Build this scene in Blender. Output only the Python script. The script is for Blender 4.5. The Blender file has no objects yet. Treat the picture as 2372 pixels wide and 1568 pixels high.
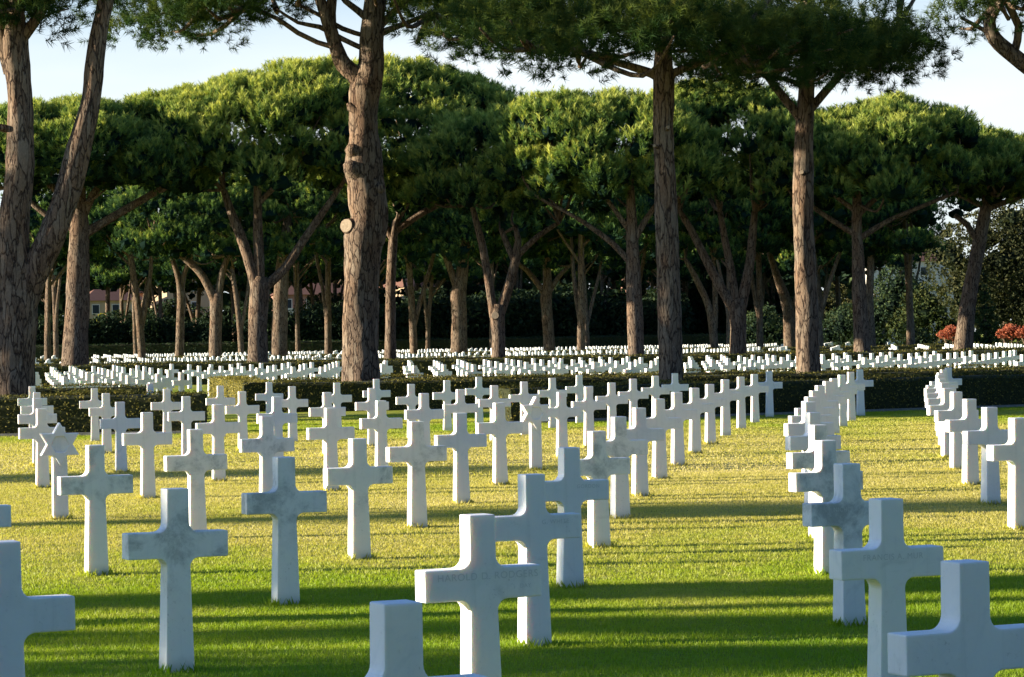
import bpy, bmesh, math, random
import numpy as np
from mathutils import Vector, Matrix, noise

C = bpy.context.scene.collection
R = math.radians
rnd = random.Random(11)
rng = np.random.default_rng(11)
PI = math.pi

# ------------------------------------------------------------------ survey
# The photograph's survey: ground distances are metres; FOC is the focal
# length in survey units, EYE the height of the eye above the lawn.
FOC, ROLL, EYE, DEEP = 4612.0, R(0.97), 1.75, 1.4
CA, SA = math.cos(ROLL), math.sin(ROLL)


def at(x, y, z):
    """bearing (x, y) and range z -> point in metres"""
    u, v = x - 1186, y - 784
    uu, vv = u * CA - v * SA, u * SA + v * CA - 3
    return Vector((uu * z / FOC, z * DEEP, EYE - vv * z / FOC))


# ------------------------------------------------------------------ things
def empty(name, label, cat, loc=(0, 0, 0), rz=0.0, group=None):
    o = bpy.data.objects.new(name, None)
    o.empty_display_size = 0.3
    C.objects.link(o)
    o.location = loc
    o.rotation_euler = (0, 0, rz)
    o['label'] = label
    o['category'] = cat
    if group:
        o['group'] = group
    return o


def tag(o, label, cat, group=None, kind=None):
    o['label'] = label
    o['category'] = cat
    if group:
        o['group'] = group
    if kind:
        o['kind'] = kind
    return o


def link(name, me, mat=None, parent=None):
    o = bpy.data.objects.new(name, me)
    C.objects.link(o)
    if mat is not None and not me.materials:
        me.materials.append(mat)
    if parent is not None:
        o.parent = parent
    return o


class MB:
    """collects vertices and faces of one mesh"""

    def __init__(s):
        s.v, s.f, s.mi = [], [], []

    def add(s, vs, fs, m=0):
        k = len(s.v)
        s.v.extend(vs)
        s.f.extend([tuple(i + k for i in f) for f in fs])
        s.mi.extend([m] * len(fs))

    def box(s, lo, hi, m=0):
        (a, b, c), (d, e, f) = lo, hi
        s.add([(a, b, c), (d, b, c), (d, e, c), (a, e, c), (a, b, f), (d, b, f), (d, e, f), (a, e, f)],
              [(0, 3, 2, 1), (4, 5, 6, 7), (0, 1, 5, 4), (1, 2, 6, 5), (2, 3, 7, 6), (3, 0, 4, 7)], m)

    def mesh(s, name, mats=(), smooth=False):
        me = bpy.data.meshes.new(name)
        me.from_pydata([tuple(p) for p in s.v], [], s.f)
        for m in mats:
            me.materials.append(m)
        if len(mats) > 1:
            me.polygons.foreach_set('material_index', s.mi)
        if smooth:
            me.polygons.foreach_set('use_smooth', [True] * len(s.f))
        me.update()
        return me


def fast_mesh(name, verts, n_side, attr=None, mat=None):
    """verts (N*n_side,3): N separate faces of n_side corners"""
    verts = np.ascontiguousarray(verts, dtype=np.float32)
    n = len(verts)
    nf = n // n_side
    me = bpy.data.meshes.new(name)
    me.vertices.add(n)
    me.vertices.foreach_set('co', verts.ravel())
    me.loops.add(n)
    me.loops.foreach_set('vertex_index', np.arange(n, dtype=np.int32))
    me.polygons.add(nf)
    me.polygons.foreach_set('loop_start', np.arange(0, n, n_side, dtype=np.int32))
    if attr is not None:
        a = me.attributes.new('shade', 'FLOAT', 'POINT')
        a.data.foreach_set('value', np.ascontiguousarray(attr, dtype=np.float32))
    me.update(calc_edges=True)
    if mat:
        me.materials.append(mat)
    return me


def unit(a):
    return a / np.maximum(np.linalg.norm(a, axis=-1, keepdims=True), 1e-9)


# ------------------------------------------------------------------ materials
class N:
    def __init__(s, name):
        s.m = bpy.data.materials.new(name)
        s.m.use_nodes = True
        s.t = s.m.node_tree
        s.n = s.t.nodes
        s.n.clear()
        s.out = s.n.new('ShaderNodeOutputMaterial')

    def node(s, typ, **kw):
        o = s.n.new(typ)
        for k, v in kw.items():
            setattr(o, k, v)
        return o

    def link(s, a, b):
        s.t.links.new(a, b)

    def coord(s, scale=(1, 1, 1), kind='Object'):
        tc = s.node('ShaderNodeTexCoord')
        mp = s.node('ShaderNodeMapping')
        mp.inputs['Scale'].default_value = scale
        s.link(tc.outputs[kind], mp.inputs['Vector'])
        return mp.outputs['Vector']

    def noise(s, vec, scale, detail=4, rough=.55, dist=0):
        o = s.node('ShaderNodeTexNoise')
        o.inputs['Scale'].default_value = scale
        o.inputs['Detail'].default_value = detail
        o.inputs['Roughness'].default_value = rough
        o.inputs['Distortion'].default_value = dist
        s.link(vec, o.inputs['Vector'])
        return o.outputs['Fac']

    def ramp(s, fac, stops):
        o = s.node('ShaderNodeValToRGB')
        e = o.color_ramp.elements
        while len(e) < len(stops):
            e.new(.5)
        for k, (p, c) in enumerate(stops):
            e[k].position = p
            e[k].color = (*c, 1) if len(c) == 3 else c
        s.link(fac, o.inputs['Fac'])
        return o.outputs['Color']

    def mix(s, fac, a, b, mode='MIX'):
        o = s.node('ShaderNodeMix', data_type='RGBA', blend_type=mode)
        for sock, v in ((o.inputs[0], fac), (o.inputs[6], a), (o.inputs[7], b)):
            if isinstance(v, (int, float)):
                sock.default_value = v
            elif isinstance(v, tuple):
                sock.default_value = (*v, 1)
            else:
                s.link(v, sock)
        return o.outputs[2]

    def math(s, op, a, b=0.0):
        o = s.node('ShaderNodeMath', operation=op)
        for k, v in enumerate((a, b)):
            if isinstance(v, (int, float)):
                o.inputs[k].default_value = v
            else:
                s.link(v, o.inputs[k])
        return o.outputs[0]

    def rng(s, v, a, b, c=0., d=1.):
        o = s.node('ShaderNodeMapRange', interpolation_type='SMOOTHSTEP')
        for k, q in zip((1, 2, 3, 4), (a, b, c, d)):
            o.inputs[k].default_value = q
        s.link(v, o.inputs[0])
        return o.outputs[0]

    def bump(s, h, strength, dist=.02):
        o = s.node('ShaderNodeBump')
        o.inputs['Strength'].default_value = strength
        o.inputs['Distance'].default_value = dist
        s.link(h, o.inputs['Height'])
        return o.outputs['Normal']

    def pbr(s, col, rough=.8, normal=None, spec=.3):
        p = s.node('ShaderNodeBsdfPrincipled')
        if isinstance(col, tuple):
            p.inputs['Base Color'].default_value = (*col, 1)
        else:
            s.link(col, p.inputs['Base Color'])
        p.inputs['Roughness'].default_value = rough
        p.inputs['Specular IOR Level'].default_value = spec
        if normal is not None:
            s.link(normal, p.inputs['Normal'])
        return p

    def end(s, shader):
        s.link(shader, s.out.inputs['Surface'])
        return s.m


def mat_marble(name, stain):
    b = N(name)
    oi = b.node('ShaderNodeObjectInfo')
    tc = b.node('ShaderNodeTexCoord')
    off = b.node('ShaderNodeVectorMath', operation='SCALE')
    comb = b.node('ShaderNodeCombineXYZ')
    for k in range(3):
        b.link(oi.outputs['Random'], comb.inputs[k])
    b.link(comb.outputs[0], off.inputs[0])
    off.inputs['Scale'].default_value = 37.0
    vec = b.node('ShaderNodeVectorMath', operation='ADD')
    b.link(tc.outputs['Object'], vec.inputs[0])
    b.link(off.outputs[0], vec.inputs[1])
    v = vec.outputs[0]
    vein = b.noise(v, 5, 6, .6, 1.6)
    base = b.ramp(vein, [(.25, (.78, .79, .78)), (.40, (.87, .865, .84)), (.60, (.89, .88, .85)), (.78, (.76, .755, .735))])
    # grey lichen and rain stains gather round the crossing of the arms
    sep = b.node('ShaderNodeSeparateXYZ')
    b.link(tc.outputs['Object'], sep.inputs[0])
    dz = b.math('ABSOLUTE', b.math('SUBTRACT', sep.outputs['Z'], .72))
    near = b.rng(dz, .42, .06)
    blot = b.rng(b.noise(v, 4.2, 6, .72, .3), .44, .68)
    fine = b.rng(b.noise(v, 60, 3, .7), .58, .72)
    st = b.math('MULTIPLY', b.math('MULTIPLY', near, blot), stain)
    col = b.mix(st, base, (.30, .32, .32))
    spots = b.math('MULTIPLY', b.math('MULTIPLY', fine, blot), min(1, .35 + stain * .5))
    col = b.mix(spots, col, (.33, .33, .31))
    foot = b.math('MULTIPLY', b.rng(sep.outputs['Z'], .10, .0), .6)
    col = b.mix(foot, col, (.50, .49, .36))
    streak = b.noise(b.coord((26, 26, 1.2)), 1.0, 3, .6)
    col = b.mix(b.math('MULTIPLY', b.rng(streak, .55, .8), .22), col, (.52, .53, .51))
    p = b.pbr(col, .55, b.bump(b.noise(v, 90, 3), .12, .004), .35)
    p.inputs['Subsurface Weight'].default_value = .3
    p.inputs['Subsurface Radius'].default_value = (1.0, .72, .45)
    p.inputs['Subsurface Scale'].default_value = .035
    return b.end(p.outputs[0])


M_MARBLE = mat_marble('marble_clean', .08)
M_WORN = mat_marble('marble_weathered', .7)
b = N('marble_far')
M_FARM = b.end(b.pbr((.80, .795, .77), .6).outputs[0])
b = N('engraving')
M_TEXT = b.end(b.pbr((.68, .69, .67), .8).outputs[0])


def mat_bark(name, sx=9, tint=1.0):
    b = N(name)
    v = b.coord((1, 1, .2))
    wob = b.node('ShaderNodeVectorMath', operation='ADD')
    nz = b.node('ShaderNodeTexNoise')
    nz.inputs['Scale'].default_value = 5
    nz.inputs['Detail'].default_value = 4
    b.link(v, nz.inputs['Vector'])
    sc = b.node('ShaderNodeVectorMath', operation='SCALE')
    sc.inputs['Scale'].default_value = .35
    b.link(nz.outputs['Color'], sc.inputs[0])
    b.link(v, wob.inputs[0])
    b.link(sc.outputs[0], wob.inputs[1])
    vo = b.node('ShaderNodeTexVoronoi', feature='DISTANCE_TO_EDGE')
    vo.inputs['Scale'].default_value = sx
    vo.inputs['Randomness'].default_value = 1.0
    b.link(wob.outputs[0], vo.inputs['Vector'])
    vc = b.node('ShaderNodeTexVoronoi', feature='F1')
    vc.inputs['Scale'].default_value = sx
    b.link(wob.outputs[0], vc.inputs['Vector'])
    hs = b.node('ShaderNodeSeparateColor')
    b.link(vc.outputs['Color'], hs.inputs[0])
    t = tint
    plate = b.ramp(hs.outputs[0], [(0, (.185 * t, .13 * t, .09 * t)), (.4, (.29 * t, .215 * t, .145 * t)), (.75, (.37 * t, .305 * t, .225 * t)), (1, (.25 * t, .17 * t, .11 * t))])
    fine = b.noise(b.coord((1, 1, .35)), 40, 5, .7)
    plate = b.mix(.55, plate, b.ramp(fine, [(.35, (.035, .022, .016)), (.62, (.22 * t, .165 * t, .125 * t)), (.8, (.62 * t, .52 * t, .42 * t))]))
    crack = b.rng(b.math('ADD', vo.outputs['Distance'], b.math('MULTIPLY', b.math('SUBTRACT', fine, .5), .12)), -.01, .12)
    col = b.mix(b.math('ADD', b.math('MULTIPLY', crack, .90), .04), (.035, .024, .02), plate)
    big = b.noise(b.coord((1, 1, .5)), 1.3, 4, .6)
    col = b.mix(b.math('MULTIPLY', b.rng(big, .40, .68), .55), col, b.mix(1.0, col, (1.12, .84, .64), 'MULTIPLY'))
    h = b.math('ADD', b.math('MULTIPLY', crack, .8), b.math('MULTIPLY', fine, .35))
    p = b.pbr(col, .95, b.bump(h, .7, .06), .1)
    return b.end(p.outputs[0])


M_BARK = mat_bark('pine_bark_plates', 8, 1.0)
M_BARKF = mat_bark('pine_bark_far', 8, .95)
b = N('cut_wood')
M_CUT = b.end(b.pbr(b.ramp(b.noise(b.coord(), 14, 6, .75, 1.2), [(.3, (.20, .15, .10)), (.7, (.46, .36, .25))]), .9).outputs[0])


def mat_leaf(name, stops, trans=.35, tcol=(1.15, 1.1, .55), rough=.6):
    b = N(name)
    a = b.node('ShaderNodeAttribute', attribute_name='shade')
    big = b.noise(b.coord(), .35, 3)
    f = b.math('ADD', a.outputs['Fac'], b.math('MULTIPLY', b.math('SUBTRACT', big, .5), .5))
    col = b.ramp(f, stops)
    d = b.pbr(col, .75, None, .06)
    tr = b.node('ShaderNodeBsdfTranslucent')
    b.link(b.mix(1.0, col, tcol, 'MULTIPLY'), tr.inputs['Color'])
    mx = b.node('ShaderNodeMixShader')
    mx.inputs[0].default_value = trans
    b.link(d.outputs[0], mx.inputs[1])
    b.link(tr.outputs[0], mx.inputs[2])
    return b.end(mx.outputs[0])


M_NEEDLE = mat_leaf('pine_needles', [(0, (.008, .026, .018)), (.30, (.038, .085, .036)), (.50, (.15, .24, .06)), (.88, (.60, .61, .15))])
M_NEEDLE_N = mat_leaf('pine_needles_close', [(0, (.010, .026, .010)), (.4, (.035, .075, .022)), (.75, (.15, .19, .045)), (1, (.30, .28, .08))])
M_BOX = mat_leaf('box_hedge_leaves', [(0, (.014, .020, .008)), (.45, (.075, .080, .024)), (.72, (.26, .22, .06)), (1, (.45, .35, .11))], .25)
M_BOX_LIT = mat_leaf('box_hedge_sunlit_leaves', [(0, (.05, .05, .015)), (.45, (.20, .18, .05)), (.72, (.42, .35, .10)), (1, (.6, .48, .16))], .3)  # paler copy of the box leaves, sunlight put into the colour
M_SHRUB = mat_leaf('dark_shrub_leaves', [(0, (.006, .014, .010)), (.5, (.028, .050, .026)), (1, (.11, .14, .05))], .2)
M_OLIVE = mat_leaf('olive_leaves', [(0, (.016, .024, .012)), (.5, (.055, .062, .028)), (1, (.19, .17, .07))], .25)
M_YELLOW = mat_leaf('yellow_leaves', [(0, (.05, .07, .01)), (.5, (.20, .20, .03)), (1, (.45, .36, .05))], .4)
M_RED = mat_leaf('autumn_leaves', [(0, (.16, .045, .03)), (.5, (.42, .13, .07)), (1, (.60, .28, .15))], .35, (1.1, .8, .7))
M_CONIF = mat_leaf('cypress_leaves', [(0, (.01, .02, .01)), (.5, (.04, .06, .02)), (1, (.16, .16, .05))], .2)

# lawn: one colour field shared by the sheet and the blades growing on it
def lawn_colour(b, dark):
    v = b.coord((1, 1, 1), 'Object')
    sep = b.node('ShaderNodeSeparateXYZ')
    b.link(v, sep.inputs[0])
    far = b.rng(sep.outputs['Y'], 15, 30)
    back = b.rng(sep.outputs['Y'], 47, 58)
    big = b.noise(b.coord((.5, .28, 1)), .55, 4, .6)
    small = b.noise(v, 3.2, 4, .7)
    f = b.math('ADD', b.math('MULTIPLY', far, .50), b.math('MULTIPLY', back, -.34))
    f = b.math('ADD', f, b.math('MULTIPLY', b.math('SUBTRACT', big, .5), 1.1))
    f = b.math('ADD', f, b.math('MULTIPLY', b.math('SUBTRACT', small, .5), .5))
    f = b.math('ADD', f, .22)
    k = dark
    col = b.ramp(f, [(.0, (.18 * k, .35 * k, .012 * k)), (.3, (.33 * k, .42 * k, .022 * k)), (.6, (.56 * k, .50 * k, .13 * k)), (1, (.72 * k, .60 * k, .27 * k))])
    return col


b = N('lawn_sheet')
v = b.coord()
g = b.noise(b.coord((1, .45, 1)), 26, 5, .75)
col = b.mix(b.rng(g, .35, .7), b.mix(.55, lawn_colour(b, .8), (.14, .13, .03)), lawn_colour(b, 1.0))
M_LAWN = b.end(b.pbr(col, .95, b.bump(g, .9, .06), .1).outputs[0])

b = N('grass_blades')
a = b.node('ShaderNodeAttribute', attribute_name='shade')
col = b.mix(b.rng(a.outputs['Fac'], 0, 1, .0, .75), lawn_colour(b, .85), lawn_colour(b, 1.1))
d = b.pbr(col, .55, None, .35)
tr = b.node('ShaderNodeBsdfTranslucent')
b.link(b.mix(1.0, col, (1.0, 1.05, .4), 'MULTIPLY'), tr.inputs['Color'])
mx = b.node('ShaderNodeMixShader')
mx.inputs[0].default_value = .45
b.link(d.outputs[0], mx.inputs[1])
b.link(tr.outputs[0], mx.inputs[2])
M_GRASS = b.end(mx.outputs[0])

b = N('bed_soil')
M_SOIL = b.end(b.pbr(b.ramp(b.noise(b.coord(), 6, 6, .7), [(.3, (.03, .022, .015)), (.7, (.10, .075, .045))]), 1.).outputs[0])
b = N('kerb_stone')
M_KERB = b.end(b.pbr(b.ramp(b.noise(b.coord(), 14, 5), [(.3, (.14, .14, .13)), (.7, (.26, .25, .24))]), .9).outputs[0])


def mat_wall(name, c):
    b = N(name)
    n1 = b.noise(b.coord((1, 1, .3)), 1.4, 5, .65)
    col = b.ramp(n1, [(.3, tuple(k * .82 for k in c)), (.7, c)])
    return b.end(b.pbr(col, .9, b.bump(b.noise(b.coord(), 25, 3), .2), .15).outputs[0])


M_CREAM = mat_wall('cream_render', (.46, .34, .22))
M_PINK = mat_wall('pink_render', (.34, .19, .14))
M_WHITE = mat_wall('white_render', (.66, .62, .56))
M_TILE = mat_wall('roof_tiles', (.20, .10, .07))
b = N('window_glass')
M_GLASS = b.end(b.pbr((.03, .04, .05), .12, None, .6).outputs[0])

# ------------------------------------------------------------------ headstones
def cross_outline():
    """half-symmetric outline in (x, z), arms with hollow fillets, stem flaring to the foot"""
    wt, wb, arm, a0, a1, top, f = .0625, .079, .281, .612, .752, .985, .05

    def xs(z):
        return wb + (wt - wb) * min(1, max(0, z) / .70)
    p = [(wb + .003, -.05), (xs(a0 - f), a0 - f)]
    x0 = xs(a0 - f)
    for k in range(1, 6):   # lower fillet
        t = k / 6 * PI / 2
        p.append((x0 + f * (1 - math.cos(t)), a0 - f + f * math.sin(t)))
    p += [(x0 + f, a0), (arm, a0), (arm, a1), (wt + f, a1)]
    for k in range(1, 6):   # upper fillet
        t = k / 6 * PI / 2
        p.append((wt + f * (1 - math.sin(t)), a1 + f * (1 - math.cos(t))))
    p += [(wt, a1 + f), (wt - .001, top)]
    return p


def slab(bm, outline, y0, y1, thick=None, bev=.007):
    """extrude an (x, z) outline; thick(z) gives the half-thickness when it varies"""
    n = len(outline)
    fr = [bm.verts.new((x, y0 if thick is None else -thick(z), z)) for x, z in outline]
    bk = [bm.verts.new((x, y1 if thick is None else thick(z), z)) for x, z in outline]
    bm.faces.new(fr)
    bm.faces.new(bk[::-1])
    for i in range(n):
        j = (i + 1) % n
        bm.faces.new((fr[j], fr[i], bk[i], bk[j]))
    bmesh.ops.recalc_face_normals(bm, faces=bm.faces)
    if bev:
        ed = [e for e in bm.edges if len(e.link_faces) == 2 and e.calc_face_angle(0) > .6]
        bmesh.ops.bevel(bm, geom=ed, offset=bev, segments=2, profile=.6, affect='EDGES')


def cross_mesh(name, mat):
    h = cross_outline()
    out = h + [(-x, z) for x, z in h[::-1]]
    bm = bmesh.new()
    slab(bm, out, 0, 0, lambda z: .058 + .010 * (1 - min(1, max(0, z) / .7)))
    me = bpy.data.meshes.new(name)
    bm.to_mesh(me)
    bm.free()
    me.materials.append(mat)
    return me


def far_cross_arrays():
    P = [(-.079, -.02), (.079, -.02), (.066, .60), (.281, .61), (.281, .752), (.066, .76), (.0625, .985), (-.0625, .985), (-.066, .76), (-.281, .752), (-.281, .61), (-.066, .60)]
    v = [(x, -.06, z) for x, z in P] + [(x, .06, z) for x, z in P]
    f = [tuple(range(12)), tuple(range(23, 11, -1))] + [((i + 1) % 12, i, 12 + i, 12 + (i + 1) % 12) for i in range(12)]
    return v, f


ME_CROSS = cross_mesh('cross_clean', M_MARBLE)
ME_WORN = cross_mesh('cross_worn', M_WORN)
fv, ff = far_cross_arrays()
mb = MB()
mb.add(fv, ff)
ME_FAR = mb.mesh('cross_small', [M_MARBLE])


def star_outline(r, cz):
    p = []
    for k in range(12):
        t = PI / 2 + k * PI / 6
        q = r if k % 2 == 0 else r / math.sqrt(3)
        p.append((q * math.cos(t), cz + q * math.sin(t)))
    return p


def star_stone(name, label, loc, yaw):
    t = empty(name, label, 'headstone', loc, yaw, 'Star of David headstones among the crosses')
    bm = bmesh.new()
    slab(bm, [(.078, -.05), (.072, .70), (-.072, .70), (-.078, -.05)][::-1], -.052, .052, None, .006)
    me = bpy.data.meshes.new('shaft')
    bm.to_mesh(me)
    bm.free()
    link('shaft', me, M_MARBLE, t)
    bm = bmesh.new()
    slab(bm, star_outline(.222, .765), -.072, .060, None, .006)
    # sunken hexagon in the middle of the star
    fr = min(bm.faces, key=lambda f: f.calc_center_median().y if f.normal.y < -.9 else 9)
    hexa = [bm.verts.new((.098 * math.cos(k * PI / 3), -.072, .765 + .098 * math.sin(k * PI / 3))) for k in range(6)]
    ring = list(fr.verts)
    bm.faces.remove(fr)
    edges = []
    for k in range(6):
        edges.append(bm.edges.new((hexa[k], hexa[(k + 1) % 6])))
    outer = []
    for k in range(len(ring)):
        e = bm.edges.get((ring[k], ring[(k + 1) % len(ring)]))
        outer.append(e)
    bmesh.ops.triangle_fill(bm, use_beauty=True, use_dissolve=False, edges=edges + outer, normal=(0, -1, 0))
    for f in [f for f in bm.faces if all(v in hexa for v in f.verts)]:
        bm.faces.remove(f)
    inn = [bm.verts.new((.086 * math.cos(k * PI / 3), -.056, .765 + .086 * math.sin(k * PI / 3))) for k in range(6)]
    for k in range(6):
        j = (k + 1) % 6
        bm.faces.new((hexa[k], hexa[j], inn[j], inn[k]))
    bmesh.ops.recalc_face_normals(bm, faces=bm.faces)
    me = bpy.data.meshes.new('star')
    bm.to_mesh(me)
    bm.free()
    st = link('star', me, M_MARBLE, t)
    m2 = MB()
    m2.add([(v.x, v.y, v.z) for v in []] or [(.0865 * math.cos(k * PI / 3), -.0555, .765 + .0865 * math.sin(k * PI / 3)) for k in range(6)], [tuple(range(6))])
    link('hexagon', m2.mesh('hexagon', [M_MARBLE]), None, st)
    return t


def engraving(root, lines):
    for txt, x, z, size in lines:
        cu = bpy.data.curves.new('inscription', 'FONT')
        cu.body = txt
        cu.size = size
        cu.align_x = 'CENTER'
        cu.space_character = 1.12
        tmp = bpy.data.objects.new('inscription', cu)
        C.objects.link(tmp)
        dg = bpy.context.evaluated_depsgraph_get()
        me = bpy.data.meshes.new_from_object(tmp.evaluated_get(dg))
        bpy.data.objects.remove(tmp)
        me.materials.clear()
        me.materials.append(M_TEXT)
        o = link('inscription', me, None, root)
        o.location = (x, -.0598, z)
        o.rotation_euler = (PI / 2, 0, 0)


LINES = {
    'P': [(4.45, 24.63), (4.82, 28.23), (5.21, 31.84), (5.63, 35.44), (6.06, 38.94), (6.57, 42.52), (7.09, 46.14), (7.61, 49.69), (8.16, 53.1), (8.72, 56.41), (9.36, 59.88)],
    'Q': [(1.52, 9.46), (1.74, 13.11), (2.0, 16.76), (2.28, 20.41), (2.62, 23.99), (2.96, 27.58), (3.31, 31.19), (3.71, 34.78), (4.15, 38.31), (4.62, 41.95), (5.14, 45.56), (5.65, 49.1), (6.23, 52.78), (6.82, 56.25), (7.44, 59.69)],
    'R': [(-0.36, 8.22), (-0.16, 12.25), (0.1, 15.95), (0.38, 19.64), (0.7, 23.32), (1.02, 27.0), (1.38, 30.68), (1.79, 34.35), (2.23, 37.97), (2.71, 41.7), (3.2, 45.34), (3.73, 49.02), (4.31, 52.72), (4.88, 56.27), (5.51, 59.92)],
    'S': [(-2.06, 11.21), (-1.83, 14.97), (-1.55, 18.72), (-1.26, 22.49), (-0.92, 26.2), (-0.57, 29.95), (-0.17, 33.61), (0.29, 37.29), (0.71, 41.05), (1.21, 44.72), (1.71, 48.33), (2.25, 52.1), (2.84, 55.56), (3.43, 58.9)],
    'T': [(-3.50, 17.75), (-3.22, 21.4), (-2.88, 25.23), (-2.58, 29.11), (-2.16, 32.87), (-1.74, 36.59), (-1.29, 40.32), (-0.83, 44.02), (-0.32, 47.66), (0.21, 51.32), (0.78, 54.83), (1.38, 57.9)],
    'U': [(-4.63, 28.39), (-4.21, 32.01), (-3.78, 35.66), (-3.35, 39.48), (-2.88, 43.18), (-2.38, 46.97), (-1.85, 50.66), (-1.29, 54.39), (-0.71, 58.11)],
    'V': [(-5.89, 34.8), (-5.44, 38.6), (-4.97, 42.36), (-4.47, 46.03), (-3.95, 49.88), (-3.38, 53.52), (-2.8, 57.31)],
    'W': [(-7.08, 41.48), (-6.66, 45.64), (-6.15, 49.51), (-5.57, 53.07), (-4.92, 56.24)],
    'X': [(-8.21, 48.06), (-7.79, 51.9), (-7.31, 56.2)],
    'Y': [(-9.41, 54.6)],
}
LINE_TEXT = {
    'P': 'the rightmost bending line', 'Q': 'the bending line beside the open lawn strip',
    'R': 'the long line with the legible inscription', 'S': 'the line led by the left edge cross',
    'T': 'the line through the darkest mottled cross', 'U': 'the near Star of David line',
    'V': 'the line of seven left of the near star', 'W': 'the line of five before the left hedge',
    'X': 'the line of three before the left hedge', 'Y': ''}
ORD = 'first second third fourth fifth sixth seventh eighth ninth tenth eleventh twelfth thirteenth fourteenth fifteenth'.split()
WORN = {('S', 1), ('S', 2), ('S', 3), ('T', 1), ('T', 2), ('T', 3), ('Q', 2), ('Q', 3), ('R', 4), ('R', 5), ('S', 4), ('Q', 4)}
SPECIAL = {
    ('R', 0): 'white marble cross cut off by the bottom edge, only its top showing',
    ('R', 1): 'sunlit cream cross with the most legible engraved name, arms just above the bottom edge',
    ('R', 2): 'blue-grey shaded cross directly behind the legibly inscribed cross',
    ('Q', 0): 'large shaded cross cut by the bottom right corner',
    ('Q', 1): 'pale shaded cross with faint engraved name, just behind the bottom right corner cross',
    ('Q', 2): 'shaded cross with dark stained engraved arms near the lower right',
    ('S', 0): 'large shaded cross cut off by the lower left edge',
    ('S', 1): 'big shaded cross with grey smudges across its arms, lower left',
    ('S', 2): 'darkest blue-grey cross standing in shade left of centre',
    ('T', 1): 'sunlit cross heavily mottled with dark grey lichen on arms and top',
    ('T', 0): 'tip of a grey cross arm at the left edge',
    ('Y', 0): 'hindmost cross of the overlapping cluster by the left hedge',
}


def yaw_at(x, y):
    return R(29.5 - .36 * y + rnd.uniform(-1.2, 1.2))


proto = {}
PLOTG = 'white marble crosses standing in the near lawn plot'
for key, pts in LINES.items():
    for i, (x, y) in enumerate(pts):
        yaw = yaw_at(x, y)
        if (key, i) == ('U', 0):
            star_stone('star_headstone', 'large weathered Star of David headstone near the left edge', (x, y, 0), yaw)
            continue
        if (key, i) == ('S', 7):
            star_stone('star_headstone', 'small Star of David headstone among the crosses near the centre', (x, y, 0), yaw)
            continue
        worn = (key, i) in WORN
        o = link('marble_cross', ME_WORN if worn else ME_CROSS)
        o.location = (x, y, rnd.uniform(-.008, .006))
        o.rotation_euler = (R(rnd.uniform(-.35, .35)), R(rnd.uniform(-.35, .35)), yaw)
        s = rnd.uniform(.99, 1.012)
        o.scale = (s, s, s)
        lab = SPECIAL.get((key, i))
        if not lab:
            w = 'grey stained' if worn else 'white'
            lab = f'{w} cross, {ORD[i]} from the front of {LINE_TEXT[key]}'
        tag(o, lab, 'headstone', PLOTG)
        proto[(key, i)] = o

engraving(proto[('R', 1)], [('HAROLD D. RODGERS', .02, .702, .044), ('PVT  ...TH INF  ... DIV', .02, .664, .024), ('... MAY', .14, .638, .024)][:1] + [('DAY', .20, .655, .026)])
engraving(proto[('Q', 1)], [('FRANCIS A. MUR', .0, .700, .040)])
engraving(proto[('Q', 2)], [('NICHOLAS W', -.01, .700, .036)])
engraving(proto[('R', 2)], [('G. WHITE', .12, .700, .036)])
engraving(proto[('R', 3)], [('GORDON', .12, .700, .036)])
engraving(proto[('Q', 3)], [('D. N', -.05, .700, .036)])

# the plots behind the hedges
far_v = np.array(fv)
cand = []
def plot_rows(f1, f2, inside):
    for j in range(-30, 130):
        for i in range(-110, 110):
            x = i * f1[0] + j * f2[0] + 1.0
            z = i * f1[1] + j * f2[1] + 60 + .0012 * x * x
            x += rng.uniform(-.05, .05)
            z += rng.uniform(-.05, .05)
            if abs(x) < .257 * z + 3.0 and inside(x, z):
                cand.append((z, x))


plot_rows((1.95, .55), (.85, 2.45), lambda x, z: 62.9 < z < 83 and x > -8.6 - (z - 60) * .25)
plot_rows((1.7, .12), (.30, 2.3), lambda x, z: (62.9 < z < 83 and x < -9.4 - (z - 60) * .25) or (50.3 < z <= 62.9 and x < -8.5 - (z - 52.5) * .2))
plot_rows((1.95, .5), (.46, 2.5), lambda x, z: 114 < z < 139 or (171 < z < 204 and x < 33))
cand.sort()
infr = [c for c in cand if abs(c[1]) < .257 * c[0] + .6]
named = set(infr[:205])
FARG = 'small white crosses crowded in the plot beyond the dark hedges'
stuff_v, stuff_f = [], []
for z, x in cand:
    yaw = R(31 + rnd.uniform(-2, 2))
    if (z, x) in named:
        o = link('marble_cross', ME_FAR)
        o.location = (x, z * DEEP, rnd.uniform(-.01, .01))
        o.rotation_euler = (0, 0, yaw)
        tag(o, 'small white marble cross crowded in the plot beyond the dark hedges', 'headstone', FARG)
    else:
        c, s = math.cos(yaw), math.sin(yaw)
        k = len(stuff_v)
        stuff_v.extend([(c * p[0] - s * p[1] + x, s * p[0] + c * p[1] + z * DEEP, p[2]) for p in fv])
        stuff_f.extend([tuple(q + k for q in f) for f in ff])
me = bpy.data.meshes.new('distant_crosses')
me.from_pydata(stuff_v, [], stuff_f)
o = link('distant_crosses', me, M_FARM)
tag(o, 'dense distant rows of tiny white crosses below the pine trunks', 'headstones', None, 'stuff')

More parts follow.
